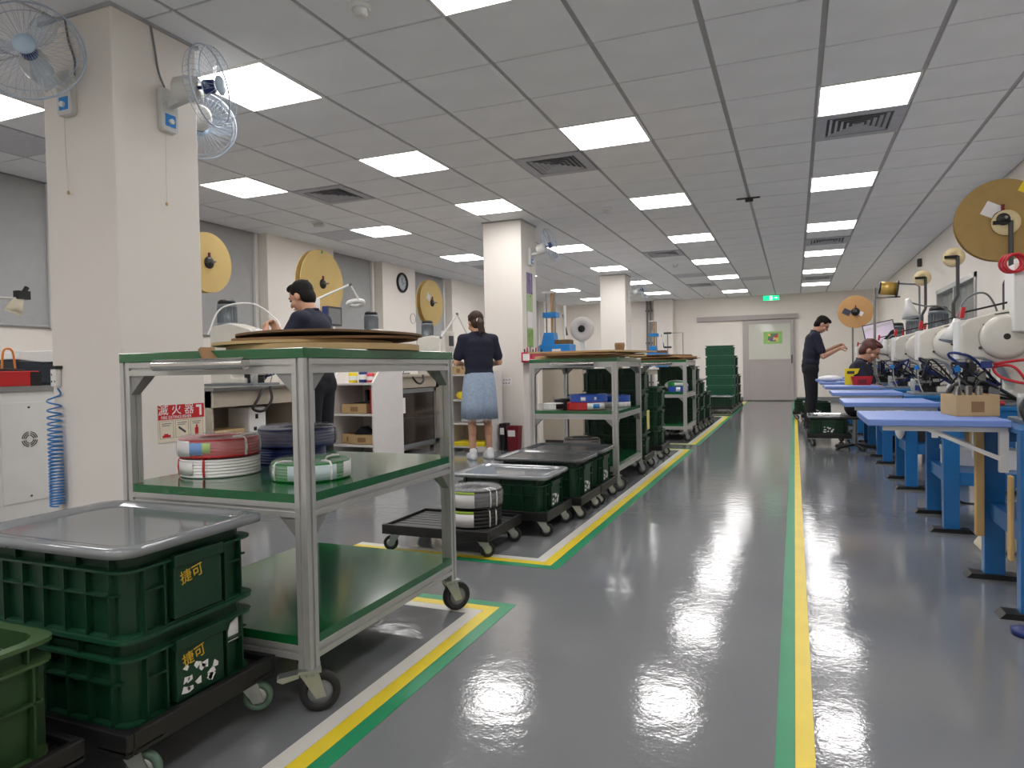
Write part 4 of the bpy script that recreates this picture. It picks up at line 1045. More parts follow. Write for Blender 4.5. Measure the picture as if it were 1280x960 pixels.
# terminal, papers and magnifier lamps by the man
tm = thing('operator_terminal', 'blue sided touch screen terminal on a post behind the man', 'terminal', (-4.5, 6.0, 0))
MB().box(-.1,.1,-.1,.1,0,.02).build('foot_plate', 'black', tm); MB().cyl((0,0,.02), (0,0,1.5), .02, n=12).build('post', 'steel', tm)
MB().box(-.03,.04,-.11,.13,1.46,1.66).build('housing', 'dblue', tm, .006); MB().box(.04,.044,-.09,.11,1.48,1.64).build('screen', 'grey', tm)
MB().box(.036,.042,-.11,.13,1.46,1.66).build('bezel', 'dgrey', tm)
ds = thing('document_stand', 'slim stand holding two tall white paper sheets behind the man', 'stand', (-4.56, 5.77, 0))
MB().cyl((0,0,0), (0,0,1.6), .008, n=8).box(-.07,.07,-.07,.07,0,.01).box(-.004,.004,-.1,.12,1.52,1.54).build('post', 'steel', ds)
for y, a in ((-.06, .1), (.06, -.05)):
    MB().prism([(y-.055,1.48),(y+.055,1.48),(y+.06,1.74),(y-.05,1.74)], .006+abs(a)*.05, .008+abs(a)*.05, 'x').build('paper_sheet', 'paper', ds)
magnifier('white ring magnifier lamp on a folding arm beside the terminal', (-4.45, 5.82, 0), [(-.3,.08,1.55),(-.2,.08,1.72),(.1,.32,1.9),(.14,.42,1.74)], (.25,-.15,-1), .1)
tag(MB().cyl((-4.75,5.9,0), (-4.75,5.9,1.5), .014, n=10).box(-4.84,-4.66,5.81,5.99,0,.015).build('lamp_post', 'white'), 'white post carrying the magnifier lamp beside the terminal', 'post')
magnifier('yellowish jointed magnifier lamp near the woman', (-4.3, 8.0, 0), [(-.02,.0,.97),(.0,.05,1.4),(.12,.3,1.72),(.2,.5,1.4)], (.3,-.1,-1), .09)
px_ = thing('gauge_panel', 'small square gauge panel beside the press behind the woman', 'gauge', (-4.38, 8.4, .9))
MB().cyl((0,0,0), (0,0,.55), .015, n=10).build('post', 'steel', px_); MB().box(-.05,.05,-.05,.05,0,.015).build('foot_plate', 'black', px_); MB().box(-.03,.03,-.14,.14,.3,.6).build('case', 'cream', px_, .006); MB().box(.03,.034,-.02,.11,.4,.54).build('screen', 'dgrey', px_)
tag(MB().tube(spline([(-4.45,4.3,1.3),(-4.4,4.4,1.52),(-4.2,4.55,1.56),(-4.0,4.6,1.42),(-3.92,4.55,1.34)], 8), .007, 8).build('white_hose', 'white'), 'thin white hose arching from the press to the man', 'hose')
# thin rods beside the first motor
tag(MB().cyl((-4.45,4.2,.87), (-4.45,4.2,1.85), .01, n=8).build('copper_rod', 'wood'), 'slim copper coloured rod beside the front press motor', 'rod')

# white shelf unit between the machines
SX0, SX1, SY0, SY1 = -4.08, -3.6, 5.4, 5.92
su = thing('shelf_unit', 'white open shelf unit with cartons and sloped side tops', 'shelf', ((SX0+SX1)/2, (SY0+SY1)/2, 0))
hx, hy = (SX1-SX0)/2, (SY1-SY0)/2
for s, nm in ((-1, 'side_panel'), (1, 'side_panel')):
    MB().prism([(-hy,0),(hy,0),(hy,.985),(-hy+.12,.985),(-hy,.87)], s*hx-(.018 if s > 0 else 0), s*hx+(.018 if s < 0 else 0), 'x').build(nm, 'lam', su)
for z in (.07, .27, .56, .85): MB().box(-hx+.018,hx-.018,-hy,hy,z,z+.018).build('shelf_board', 'lam', su)
MB().box(-hx+.018,hx-.018,hy-.012,hy,.0,.95).build('back_panel', 'lam', su)
def carton(label, x, y, z, a, b, c, m='cardt', rz=0):
    t = thing('carton', label, 'box', (x, y, z), rz); th = .004
    MB().box(-a,a,-b,-b+th,0,c).box(-a,a,b-th,b,0,c).box(-a,-a+th,-b+th,b-th,0,c).box(a-th,a,-b+th,b-th,0,c).box(-a,a,-b,b,0,th).build('body', m, t)
    MB().box(-a*.3,a*.3,-b-.001,-b,c*.2,c*.7).build('printed_panel', 'cardb', t); return t
carton('long low carton on the shelf below the top of the white unit', -3.87, 5.58, .579, .14, .1, .09)
tag(MB().box(-.02,.02,-.1,.1,0,.25).build('red_binder', 'red', None, .003), 'red binder standing in the white shelf unit', 'binder').location = (-3.65, 5.55, .579)
tag(MB().prism([(-.1,0),(.1,.0),(.12,.02),(.05,.03),(.04,.13),(.02,.13),(.02,.02),(-.1,.012)], -.05, .05, 'y').build('black_tool', 'black'), 'black hooked tool lying on the carton in the white shelf unit', 'tool').location = (-3.8, 5.58, .67)
carton('left carton on the low shelf of the white unit', -3.97, 5.62, .289, .07, .1, .09)
carton('wide carton on the low shelf of the white unit', -3.78, 5.56, .289, .15, .1, .09)
tag(MB().prism([(-.1,0),(.1,0),(.03,.04),(-.02,.07)], -.06, .06, 'y').build('black_cloth', 'trouser'), 'crumpled black cloth on the wide carton', 'cloth').location = (-3.8, 5.57, .381)
tag(MB().box(-.18,.18,-.12,.12,0,.05).build('black_case', 'black', None, .01), 'flat black case on the bottom board of the white unit', 'case').location = (-3.84, 5.6, .089)
def can(label, x, y, z, r, h, m, m2='white'):
    t = thing('can', label, 'can', (x, y, z)); MB().lathe([(0,0),(r,0),(r,h*.92),(r*.7,h),(0,h)], 20).build('body', m, t); MB().lathe([(r+.0005,h*.25),(r+.001,h*.3),(r+.001,h*.6),(r+.0005,h*.65)], 20).build('band', m2, t)
can('yellow can on top of the white shelf unit', -3.93, 5.56, .869, .042, .1, 'yellow')
can('blue can on top of the white shelf unit', -3.83, 5.58, .869, .04, .12, 'dblue')
can('pink and white pot on top of the white shelf unit', -3.74, 5.58, .869, .04, .09, 'pink')
coil('brass coloured wire ring on top of the white shelf unit', (-3.67, 5.6, .869), .045, .02, .09, 'reel')
# shelf behind the woman with its goods
s2 = thing('shelf_unit', 'cream open shelf behind the woman in the denim skirt', 'shelf', (-3.57, 7.53, 0))
for x in (-.27, .252): MB().box(x,x+.018,-.2,.2,0,.95).build('side_panel', 'lam', s2)
for z in (.05, .32, .6, .9): MB().box(-.252,.252,-.2,.2,z,z+.018).build('shelf_board', 'lam', s2)
MB().box(-.252,.252,.188,.2,.05,.95).build('back_panel', 'beige', s2)
tag(MB().ell((0,0,.05), (.07,.05,.05), n=12, m=8).build('yellow_bundle', 'yellow'), 'yellow bundle on the shelf behind the woman', 'bundle').location = (-3.7, 7.42, .618)
carton('orange brown carton with blue tape on the shelf behind the woman', -3.7, 7.45, .918, .08, .1, .1, 'cardt')
tag(MB().box(-.05,.05,-.09,.09,0,.06).build('blue_packet', 'bblue', None, .005), 'light blue packet on the shelf behind the woman', 'packet').location = (-3.52, 7.42, .918)
tag(MB().ell((0,0,.055), (.16,.1,.055), n=14, m=8).build('clear_bag', 'bag'), 'white plastic bag on the low shelf behind the woman', 'bag').location = (-3.56, 7.45, .338)
tag(MB().box(-.2,.2,-.12,.12,0,.05).build('yellow_tray', 'yellow', None, .006), 'flat yellow tray at the bottom of the shelf behind the woman', 'tray').location = (-3.57, 7.45, .068)
def bin_(label, x, y, m, w_, d_, h):
    t = thing('waste_bin', label, 'bin', (x, y, 0))
    mb = MB(); loft(mb, [[(px*k,py*k,z) for px,py in rrect(w_,d_,.03)] for k, z in ((.84,0),(1,h-.02),(1.05,h-.02),(1.05,h),(.95,h),(.8,.01))], True, True); mb.build('body', m, t)
    MB().box(-w_*.6,w_*.6,-d_-.004,-d_*.9,h*.6,h*.85).build('label_plate', 'paper', t)
bin_('maroon waste bin at the foot of the second column', -3.105, 7.62, 'dred', .075, .09, .29)
bin_('black waste bin between shelf and maroon bin', -3.235, 7.64, 'black', .04, .09, .32)

# left cabinet behind the first column, seen at the edge
cb_ = thing('equipment_cabinet', 'white equipment cabinet with round fan grille left of the front column', 'cabinet', (-4.35, 2.5, 0))
MB().box(-.35,.35,-.95,.95,.05,.9).build('body', 'white', cb_, .006); MB().box(-.35,.36,-.96,.96,.9,.93).build('top', 'alud', cb_)
MB().box(-.3,.3,-.9,.9,0,.05).build('plinth', 'dgrey', cb_)
pn = MB().box(.35,.354,-.09,.2,.28,.84).build('access_panel', 'white', cb_, .002)
for r in (.022, .032, .042):
    for q in range(4): MB().tube(arc((.3555, .06, .63), r, q*PI/2+.15, (q+1)*PI/2-.15, 8, 'yz'), .0025, 5).build('grille_slot', 'dgrey', pn)
for z in (.31, .81): MB().cyl((.354,.06,z), (.358,.06,z), .006, n=8).build('screw', 'dgrey', pn)
rt = thing('red_tray', 'red flat parts tray on the equipment cabinet', 'tray', (-4.15, 2.45, .93)); MB().box(-.15,.15,-.25,.18,0,.085).build('body', 'red', rt, .004); MB().box(.1,.152,.13,.19,.0,.08).build('latch_block', 'black', rt)
tag(MB().prism([(-.2,0),(.14,0),(.14,.008),(-.2,.035)], -.12, .12, 'x', Matrix.Translation((-4.15,2.43,1.016))).build('booklet', 'dgrey', None, .002), 'dark open booklet lying on the red tray', 'booklet')
lp = thing('label_printer', 'dark blue black label printer with white cover on the cabinet', 'printer', (-4.27, 2.79, .93))
MB().box(-.1,.13,-.2,.14,0,.16).build('body', mat('blue black plastic', (30, 40, 52), .4), lp, .02); MB().prism([(-.2,.155),(-.17,.2),(.04,.21),(.12,.13),(.1,.11)], -.09, .13, 'x').build('cover', 'white', lp, .006); MB().box(.02,.13,.14,.22,0,.05).build('roll_holder', 'black', lp)
tag(MB().tube(spline([(-4.02,2.44,1.03),(-4.02,2.45,1.12),(-4.02,2.475,1.14),(-4.02,2.50,1.12),(-4.02,2.51,1.03)], 6), .006, 6).build('orange_clip', 'orange'), 'orange looped clip standing on the cabinet things', 'clip')
work_lamp('cream desk lamp with black joint above the equipment cabinet', (-4.5, 2.31, .93), [(0,-.2,0),(0,-.22,.3),(.1,.1,.5),(.22,.40,.52)], (-.2,-.35,-1), mat('cream lamp shade', (226, 220, 196), .4), .05, .09, True, True)
o = MB().cb((0,0,0), (.05,.07,.05)).cyl((0,0,.0), (0,.03,.05), .014, n=10).build('lamp_joint', 'black', bpy.data.objects['work_lamp']); o.location = (.23, .41, .54)
ps = thing('power_strip', 'small white socket strip hanging at the front column corner', 'power strip', (-3.50, 2.383, .93))
MB().box(-.02,.02,-.015,.015,0,.09).build('body', 'white', ps, .004); MB().box(.012,.016,-.017,-.015,.02,.03).box(-.012,-.006,-.017,-.015,.02,.03).box(-.012,-.006,-.017,-.015,.055,.065).build('socket_hole', 'dgrey', ps); MB().box(-.02,.03,-.02,.04,.09,.105).build('hook', 'black', ps)
hp = []
for k in range(420):
    t_ = k/420; zz = .92-.60*(t_**.6); a = 2*PI*27*t_; hp.append((-3.49+.032*math.cos(a), 2.362+.03*math.sin(a), zz))
tag(MB().tube(hp, .0045, 6).build('blue_coil_hose', 'bhose'), 'blue coiled air hose hanging at the front column corner', 'hose')

# ================================================================ benches behind the middle trolleys
bc = thing('tool_cabinet', 'beige steel cabinet next to the second column', 'cabinet', (-2.77, 8.73, 0))
MB().box(-.27,.27,-.27,.27,.04,.96).build('body', 'beige', bc, .005); MB().box(-.28,.28,-.28,.28,.96,.985).build('top', 'dgrey', bc); MB().box(-.25,.25,-.25,.25,0,.04).build('plinth', 'dgrey', bc)
for x in (-.12, .14): MB().box(x,x+.012,-.285,-.27,.5,.6).build('handle', 'alud', bc)
def blue_press(label, loc, s=1.0):
    t = thing('pneumatic_press', label, 'press', loc); t.scale = (s,)*3
    MB().box(-.2,.22,-.14,.14,0,.30).build('base', 'bblue', t, .008); MB().box(-.02,.1,-.144,-.14,.14,.24).build('name_plate', 'paper', t)
    MB().prism([(-.19,.3),(.0,.3),(-.02,.46),(-.15,.46)], -.09, .09, 'y').build('anvil_block', 'bblue', t, .005)
    for x in (-.14, -.06, -.02): MB().cyl((x,0,.44), (x,0,1.0), .012 if x != -.06 else .018, n=10).build('guide_rod', 'steel' if x != -.06 else 'reelb', t)
    MB().box(-.17,.02,-.07,.07,.66,.73).build('moving_plate', 'bblue', t, .004); MB().box(-.18,.0,-.05,.05,.985,1.005).build('top_plate', 'white', t)
    MB().cyl((.1,.05,.3), (.1,.05,.82), .02, n=10).build('air_cylinder', 'white', t); MB().cyl((.13,.05,.42), (.08,.05,.7), .012, n=8).build('lever', 'black', t)
    MB().box(.0,.2,-.1,.1,.3,.36).build('feed_rail', 'cardd', t)
    c = MB().lathe([(0,0),(.04,0),(.045,.11),(0,.11)], 14, Matrix.Translation((-.05,-.21,0))).build('tool_cup', 'white', t)
    for k in range(2): MB().tube(arc((-.08+.055*k,-.21,.16), .026, 0, 2*PI, 14)[:-1], .006, 6, True).build('scissor_handle', 'dblue', c)
    return t
blue_press('larger blue pneumatic press on the beige cabinet by the second column', (-2.93, 8.75, .985))
bk = thing('pink_basket', 'pink red plastic basket of tools hung on the second column', 'basket', (-2.975, 7.97, 1.05))
fb = MB(); a, b_, c_ = .065, .24, .12
fb.box(-a,a,-b_,-b_+.006,0,c_).box(-a,a,b_-.006,b_,0,c_).box(-a,-a+.006,-b_,b_,0,c_).box(a-.006,a,-b_,b_,0,c_).box(-a,a,-b_,b_,0,.006); fb.build('body', 'pink', bk)
MB().box(-.045,.04,-b_-.003,-b_,.02,.1).build('label_card', 'paper', bk)
for k in range(7): MB().cyl((-.03+.01*k,-.2+.06*k,.01), (-.04+.015*k,-.2+.06*k,.16+.02*(k % 3)), .008, n=8).build('tool_handle', ('black','red','grey')[k % 3], bk)
def long_bench(label, x0, x1, y0, y1, H_=.95):
    t = thing('workbench', label, 'workbench', ((x0+x1)/2, (y0+y1)/2, 0)); a, b_ = (x1-x0)/2, (y1-y0)/2
    MB().box(-a,a,-b_,b_,H_-.04,H_).build('top', 'lam', t, .004)
    for sx in (-1,1):
        for sy in (-1,1): MB().box(sx*(a-.03)-.025,sx*(a-.03)+.025,sy*(b_-.03)-.025,sy*(b_-.03)+.025,0,H_-.04).build('leg', 'beige', t)
    for sx in (-1,1): MB().box(sx*(a-.03)-.012,sx*(a-.03)+.012,-b_+.05,b_-.05,H_-.12,H_-.04).build('apron', 'beige', t)
    MB().box(-a+.04,a-.04,-b_+.04,b_-.04,.25,.27).build('lower_shelf', 'beige', t); return t
long_bench('long cream workbench between second and third columns', -2.98, -2.25, 9.25, 12.9)
long_bench('long cream workbench beyond the third column', -2.98, -2.25, 13.9, 17.6)
blue_press('smaller looking blue pneumatic press on the bench beyond the third column', (-2.6, 14.25, .95), .95)
tr_ = thing('tape_reel_stand', 'white tape reel with black hub on a white stand', 'tape reel', (-2.80, 9.6, .95))
MB().prism([(-.13,.55),(-.0,.42),(.03,.2),(.08,.03),(.02,0),(-.03,.2)], .03, .05, 'y').build('stand_arm', 'white', tr_); MB().box(-.12,.16,-.08,.12,0,.05).build('base', 'white', tr_, .015)
MB().lathe([(.05,-.02),(.175,-.02),(.175,.02),(.05,.02)], 32, Matrix.Translation((-.03,0,.58)) @ ZY, closed=True).build('tape', 'lam', tr_); MB().lathe([(0,-.03),(.05,-.03),(.05,.03),(0,.03)], 20, Matrix.Translation((-.03,0,.58)) @ ZY).build('hub', 'black', tr_)
tag(MB().lathe([(0,.38),(.07,.38),(.075,.34),(.03,0),(0,0)], 20).build('paper_cone', 'cardb'), 'brown paper cone standing behind the tape reel', 'cone').location = (-2.4, 10.1, .95)
tag(MB().ell((0,0,.12), (.1,.2,.12), n=14, m=8).build('white_tool', 'bag'), 'white crumpled bag on the long bench', 'bag').location = (-2.6, 10.6, .95)
tag(MB().lathe([(0,.16),(.03,.15),(.2,.0),(0,0)], 20).build('white_funnel', 'white'), 'white funnel shaped cover on the far bench', 'cover').location = (-2.5, 15.3, .95)
rs = thing('rod_stand', 'black rod stand with clamps on the far bench', 'stand', (-2.5, 14.9, .95))
MB().cyl((0,0,0), (0,0,.75), .012, n=8).build('rod', 'steel', rs); MB().box(-.08,.08,-.06,.06,0,.02).build('base', 'black', rs)
for z in (.42, .72): MB().cyl((-.08,0,z), (.08,0,z), .02, n=10).build('clamp', 'black', rs)
MB().tube([(.06,0,.72),(.32,0,.72),(.32,0,.25)], .006, 6).build('bent_wire', 'dgrey', rs)
jr = thing('wire_jar', 'dark capped jar of wire on the far bench', 'jar', (-2.3, 14.5, .95)); MB().lathe([(0,0),(.08,0),(.08,.22),(0,.22)], 16).build('body', 'beige', jr); MB().lathe([(0,.26),(.075,.26),(.08,.22),(0,.22)], 16).build('lid', 'black', jr)
# ================================================================ machine line on the right
NAMES = ['first', 'second', 'third', 'fourth', 'fifth', 'sixth', 'seventh']
YK = [3.395+1.45*k for k in range(7)]
SZ = .715
TZ = [.742, .735, .738, .742, .745, .745, .745]
for k, y in enumerate(YK):
    nm = NAMES[k]
    stand('blue steel machine stand, %s along the row from the carton' % nm, (1.13, y, 0), .70, .6, SZ)
    flap_table('periwinkle blue folding table top, %s along the row from the carton' % nm, (.78, y+.09, TZ[k]), .5, .56)
    press('cream crimping press on the %s blue stand from the carton' % nm, (1.12, y, SZ), 0, k >= 3, True, 10+k, k in (0, 1))
    if 1 <= k <= 3:
        p = thing('reel_pole', 'dark bent steel pole on the %s press from the carton' % nm, 'pole', (1.17, y+.11, SZ+.54))
        pl = [(0,0,0),(0,0,.18),(.03,0,.24),(.03,0,.55)]
        mb = MB()
        for a, b in zip(pl[:-1], pl[1:]): mb.cyl(a, b, .013, n=6, smooth=False)
        mb.build('bar', 'dgrey', p)
        MB().cyl((.03,0,.545), (-.06,-.0,.545), .012, n=8).cyl((.03,.0,.545), (.03,.1,.545), .01, n=8).build('spindle', 'black', p)
        MB().lathe([(.012,-.03),(.075,-.03),(.075,-.018),(.03,-.014),(.03,.014),(.075,.018),(.075,.03),(.012,.03)], 24, Matrix.Translation((.01,.04,.545)) @ ZY, closed=True).build('hub', mat('pale tan hub', (222, 204, 160), .6), p)
# carton and plywood braces at the first table
cx = carton('open tan carton of metal parts on the first blue table', .70, 3.52, TZ[0], .08, .1, .09, 'cardt', .12)
mbp = MB()
for k in range(9): mbp.cyl((.64+.014*k,3.46+.05*(k % 3),TZ[0]+.03), (.645+.013*k,3.47+.05*(k % 3),TZ[0]+.115+.01*(k % 2)), .011, n=8)
tag(mbp.build('metal_parts', 'steel'), 'jumble of small metal parts in the tan carton', 'parts')
for i, (x, y, z0, z1) in enumerate(((.765, 3.61, .20, .69), (.772, 3.19, .2, .53))):
    tag(MB().box(x-.025+.017*i,x+.006,y-.022,y+.022,z0,z1).build('plywood_brace', 'wood', None, .003), ('plywood brace under the far edge of the first blue table', 'plywood brace under the near edge of the first blue table')[i], 'brace')
tag(MB().prism([(-.14,0),(.12,0),(.1,.1),(.04,.2),(-.05,.16),(-.1,.06)], -.1, .1, 'y').build('cloth_sack', mat('cream cloth', (196, 188, 165), .9, bump=.3, bscale=12), None, .03, 3), 'slumped cream cloth sack on the floor between the first stands', 'sack').location = (1.0, 4.22, 0)
for (x, y, lab, pts) in ((1.0, 3.9, 'black cable trailing on the floor by the first stand', [(0,0,.5),(.05,.05,.2),(.1,.1,.01),(.3,.15,.01),(.45,.0,.01)]),
                    (.95, 5.4, 'black cable trailing on the floor by the second stand', [(0,-.1,.4),(.0,.0,.15),(.1,.1,.01),(.3,.1,.01)]),
                    (.86, 3.1, 'thick grey cable hanging at the near leg of the first stand', [(.0,-.06,.72),(-.03,-.08,.55),(.0,-.09,.35),(.1,-.07,.2)])):
    tag(MB().tube(spline([(x+a, y+b, c) for a, b, c in pts], 7), .009, 7).build('floor_cable', 'black'), lab, 'cable')
tag(MB().lathe([(0,0),(.05,0),(.055,.02),(.02,.03),(0,.03)], 16).build('blue_pedal', 'dblue'), 'small dark blue foot pedal at the near stand', 'pedal').location = (.76, 2.93, 0)
# goods stored on stand shelves
rnd = random.Random(4)
for k in range(5):
    y = YK[k]
    for q in range(3):
        w_, d_, h = rnd.uniform(.05,.1), rnd.uniform(.06,.12), rnd.uniform(.06,.14); mm = rnd.choice(('beige','grey','paper','cardt','dgrey'))
        t = thing('parts_box', '%s parts box, %s on the shelf of the %s blue stand' % ({'beige':'beige','grey':'grey','paper':'white','cardt':'tan','dgrey':'dark'}[mm], ('front','middle','back')[q], NAMES[k]), 'box', (.93+.19*q, y+rnd.uniform(-.08,.08), .346))
        MB().box(-w_,w_,-d_,d_,0,h).build('body', mm, t, .004); MB().box(-w_-.004,w_+.004,-d_-.004,d_+.004,h*.8,h+.004).build('lid', mm, t, .002)
bgs = tag(MB().ell((0,0,-.12), (.04,.1,.13), n=14, m=8).build('hanging_bag', 'bag'), 'white plastic bag hanging under the third blue table', 'bag'); bgs.location = (.745, 6.02, .63)
# reel, spools and lamps
reel('large tan disc reel with white tag on the second press pole', (1.165, YK[1]+.17, SZ+.54+.565), 0, .245, .05, mat('shaded tan reel board', (166, 138, 84), .75), [(-.05, .06, .1, .085, 'paper'), (.14, .19, .09, .1, 'yellow')], True)  # darker copy of the reel board, backlit shade put into its colour
tag(MB().cyl((.76,10.78,TZ[5]), (.76,10.78,1.7), .013, n=10).box(.69,.775,10.71,10.85,TZ[5]-.001,TZ[5]+.01).build('reel_post', 'steel'), 'steel post carrying the brown disc reel', 'post')
reel('brown disc reel with dark printed label near the standing man', (.79, 10.72, 1.68), 0, .225, .03, 'reelb', [(-.11, -.0, .1, .08, mat('dark printed label', (60, 56, 78), .6)), (.07, -.03, .05, .06, 'paper')], True)
sp = thing('wire_spool', 'golden wire spool with black flanges on a steel post', 'spool', (.86, 8.96, SZ))
MB().cyl((0,0,.0), (0,0,1.12), .014, n=10).build('post', 'steel', sp); MB().box(-.06,.06,-.06,.06,0,.012).build('foot_plate', 'black', sp)
X = Matrix.Translation((.14,.0,1.10)) @ Matrix.Rotation(.12, 4, 'Y') @ ZX
MB().lathe([(.02,-.08),(.075,-.08),(.075,.08),(.02,.08)], 28, X, closed=True).build('winding', mat('gold wire', (196, 160, 82), .35, .3), sp)
for s in (-1, 1): MB().lathe([(.0,s*.08),(.1 if s > 0 else .07,s*.08),(.1 if s > 0 else .07,s*.095),(0,s*.095)], 28, X).build('flange', 'black', sp)
MB().cyl((0,0,1.0), (.26,0,1.0), .01, n=8).build('cross_bar', 'steel', sp); MB().tube([(.24,0,1.15),(.42,0,1.13),(.45,0,1.1),(.45,0,.25)], .01, 8).build('guide_tube', 'grey', sp)
work_lamp('white cone work lamp beside the third press', (0,0,0), [(1.40,6.04,SZ),(1.40,6.03,1.2),(1.30,5.95,1.45),(1.15,5.88,1.42),(1.085,5.86,1.25)], (-.25,-.1,-.9), 'white', .075, .14)
work_lamp('white cone work lamp beside the fourth press', (0,0,0), [(1.40,7.49,SZ),(1.40,7.48,1.3),(1.28,7.45,1.47),(1.12,7.40,1.49),(.985,7.36,1.53)], (.12,-.15,-.95), 'white', .075, .15)
work_lamp('white cone work lamp beside the fifth press', (0,0,0), [(1.2,8.95,SZ),(1.2,8.92,1.15),(1.05,8.88,1.28),(.95,8.86,1.2)], (-.15,-.1,-.9), 'white', .075, .14)
mo = thing('guard', 'tilted monitor panel, pale pink and dark reflections put into its colour', 'guard', (.95, 9.435, SZ))  # clear guard built as a screen; its reflections are painted, faintly glowing
MB().box(-.06,.06,-.06,.06,0,.015).cyl((0,0,.0), (0,0,.5), .016, n=10).build('stand', 'dgrey', mo)
Xm = Matrix.Translation((0,-.04,.62)) @ Matrix.Rotation(-.2, 4, 'Y') @ Matrix.Rotation(.1, 4, 'X')
MB().box(-.17,.17,-.012,.012,-.12,.12,Xm).build('bezel', 'dgrey', mo); MB().box(-.16,.16,-.015,-.012,-.11,.11,Xm).build('screen', mat('pale pink reflection', (220, 206, 224), .3, var=.12, scale=6, emit=.2), mo); MB().prism([(.0,-.105),(.155,-.105),(.155,.0),(.12,-.01),(.07,-.06)], -.017, -.015, 'y', Xm).build('dark_reflection', 'black', mo); MB().prism([(-.155,.04),(.15,.085),(.155,.1),(-.155,.07)], -.017, -.015, 'y', Xm).build('bright_reflection', 'paper', mo)
# table goods
tag(MB().ell((0,0,.04), (.14,.09,.04), n=18, m=8).build('plastic_bag', 'bag'), 'crumpled white plastic bag on the fifth blue table', 'bag').location = (.40, 9.25, TZ[4])
rb = thing('red_bin', 'open red parts bin on the fourth blue table', 'bin', (.64, 7.95, TZ[3]))
mbr = MB(); loft(mbr, [[(px*k,py*k,z) for px,py in rrect(.1,.07,.012)] for k, z in ((.8,0),(1,.09),(.96,.09),(.77,.006))], True, True); mbr.build('body', 'red', rb); MB().box(-.04,.04,-.068,-.06,.02,.06).build('label_card', 'dred', rb)
ys = thing('yellow_bracket', 'bright yellow stepped plastic holder behind the red bin', 'holder', (.56, 8.07, TZ[3]))
MB().prism([(-.07,0),(.0,0),(.0,.05),(.03,.06),(.01,.1),(.05,.12),(.07,.17),(-.07,.17)], -.03, .03, 'y').build('body', 'yellow', ys); MB().box(-.05,.02,-.032,-.03,.115,.145).build('dark_slot', 'dgrey', ys)

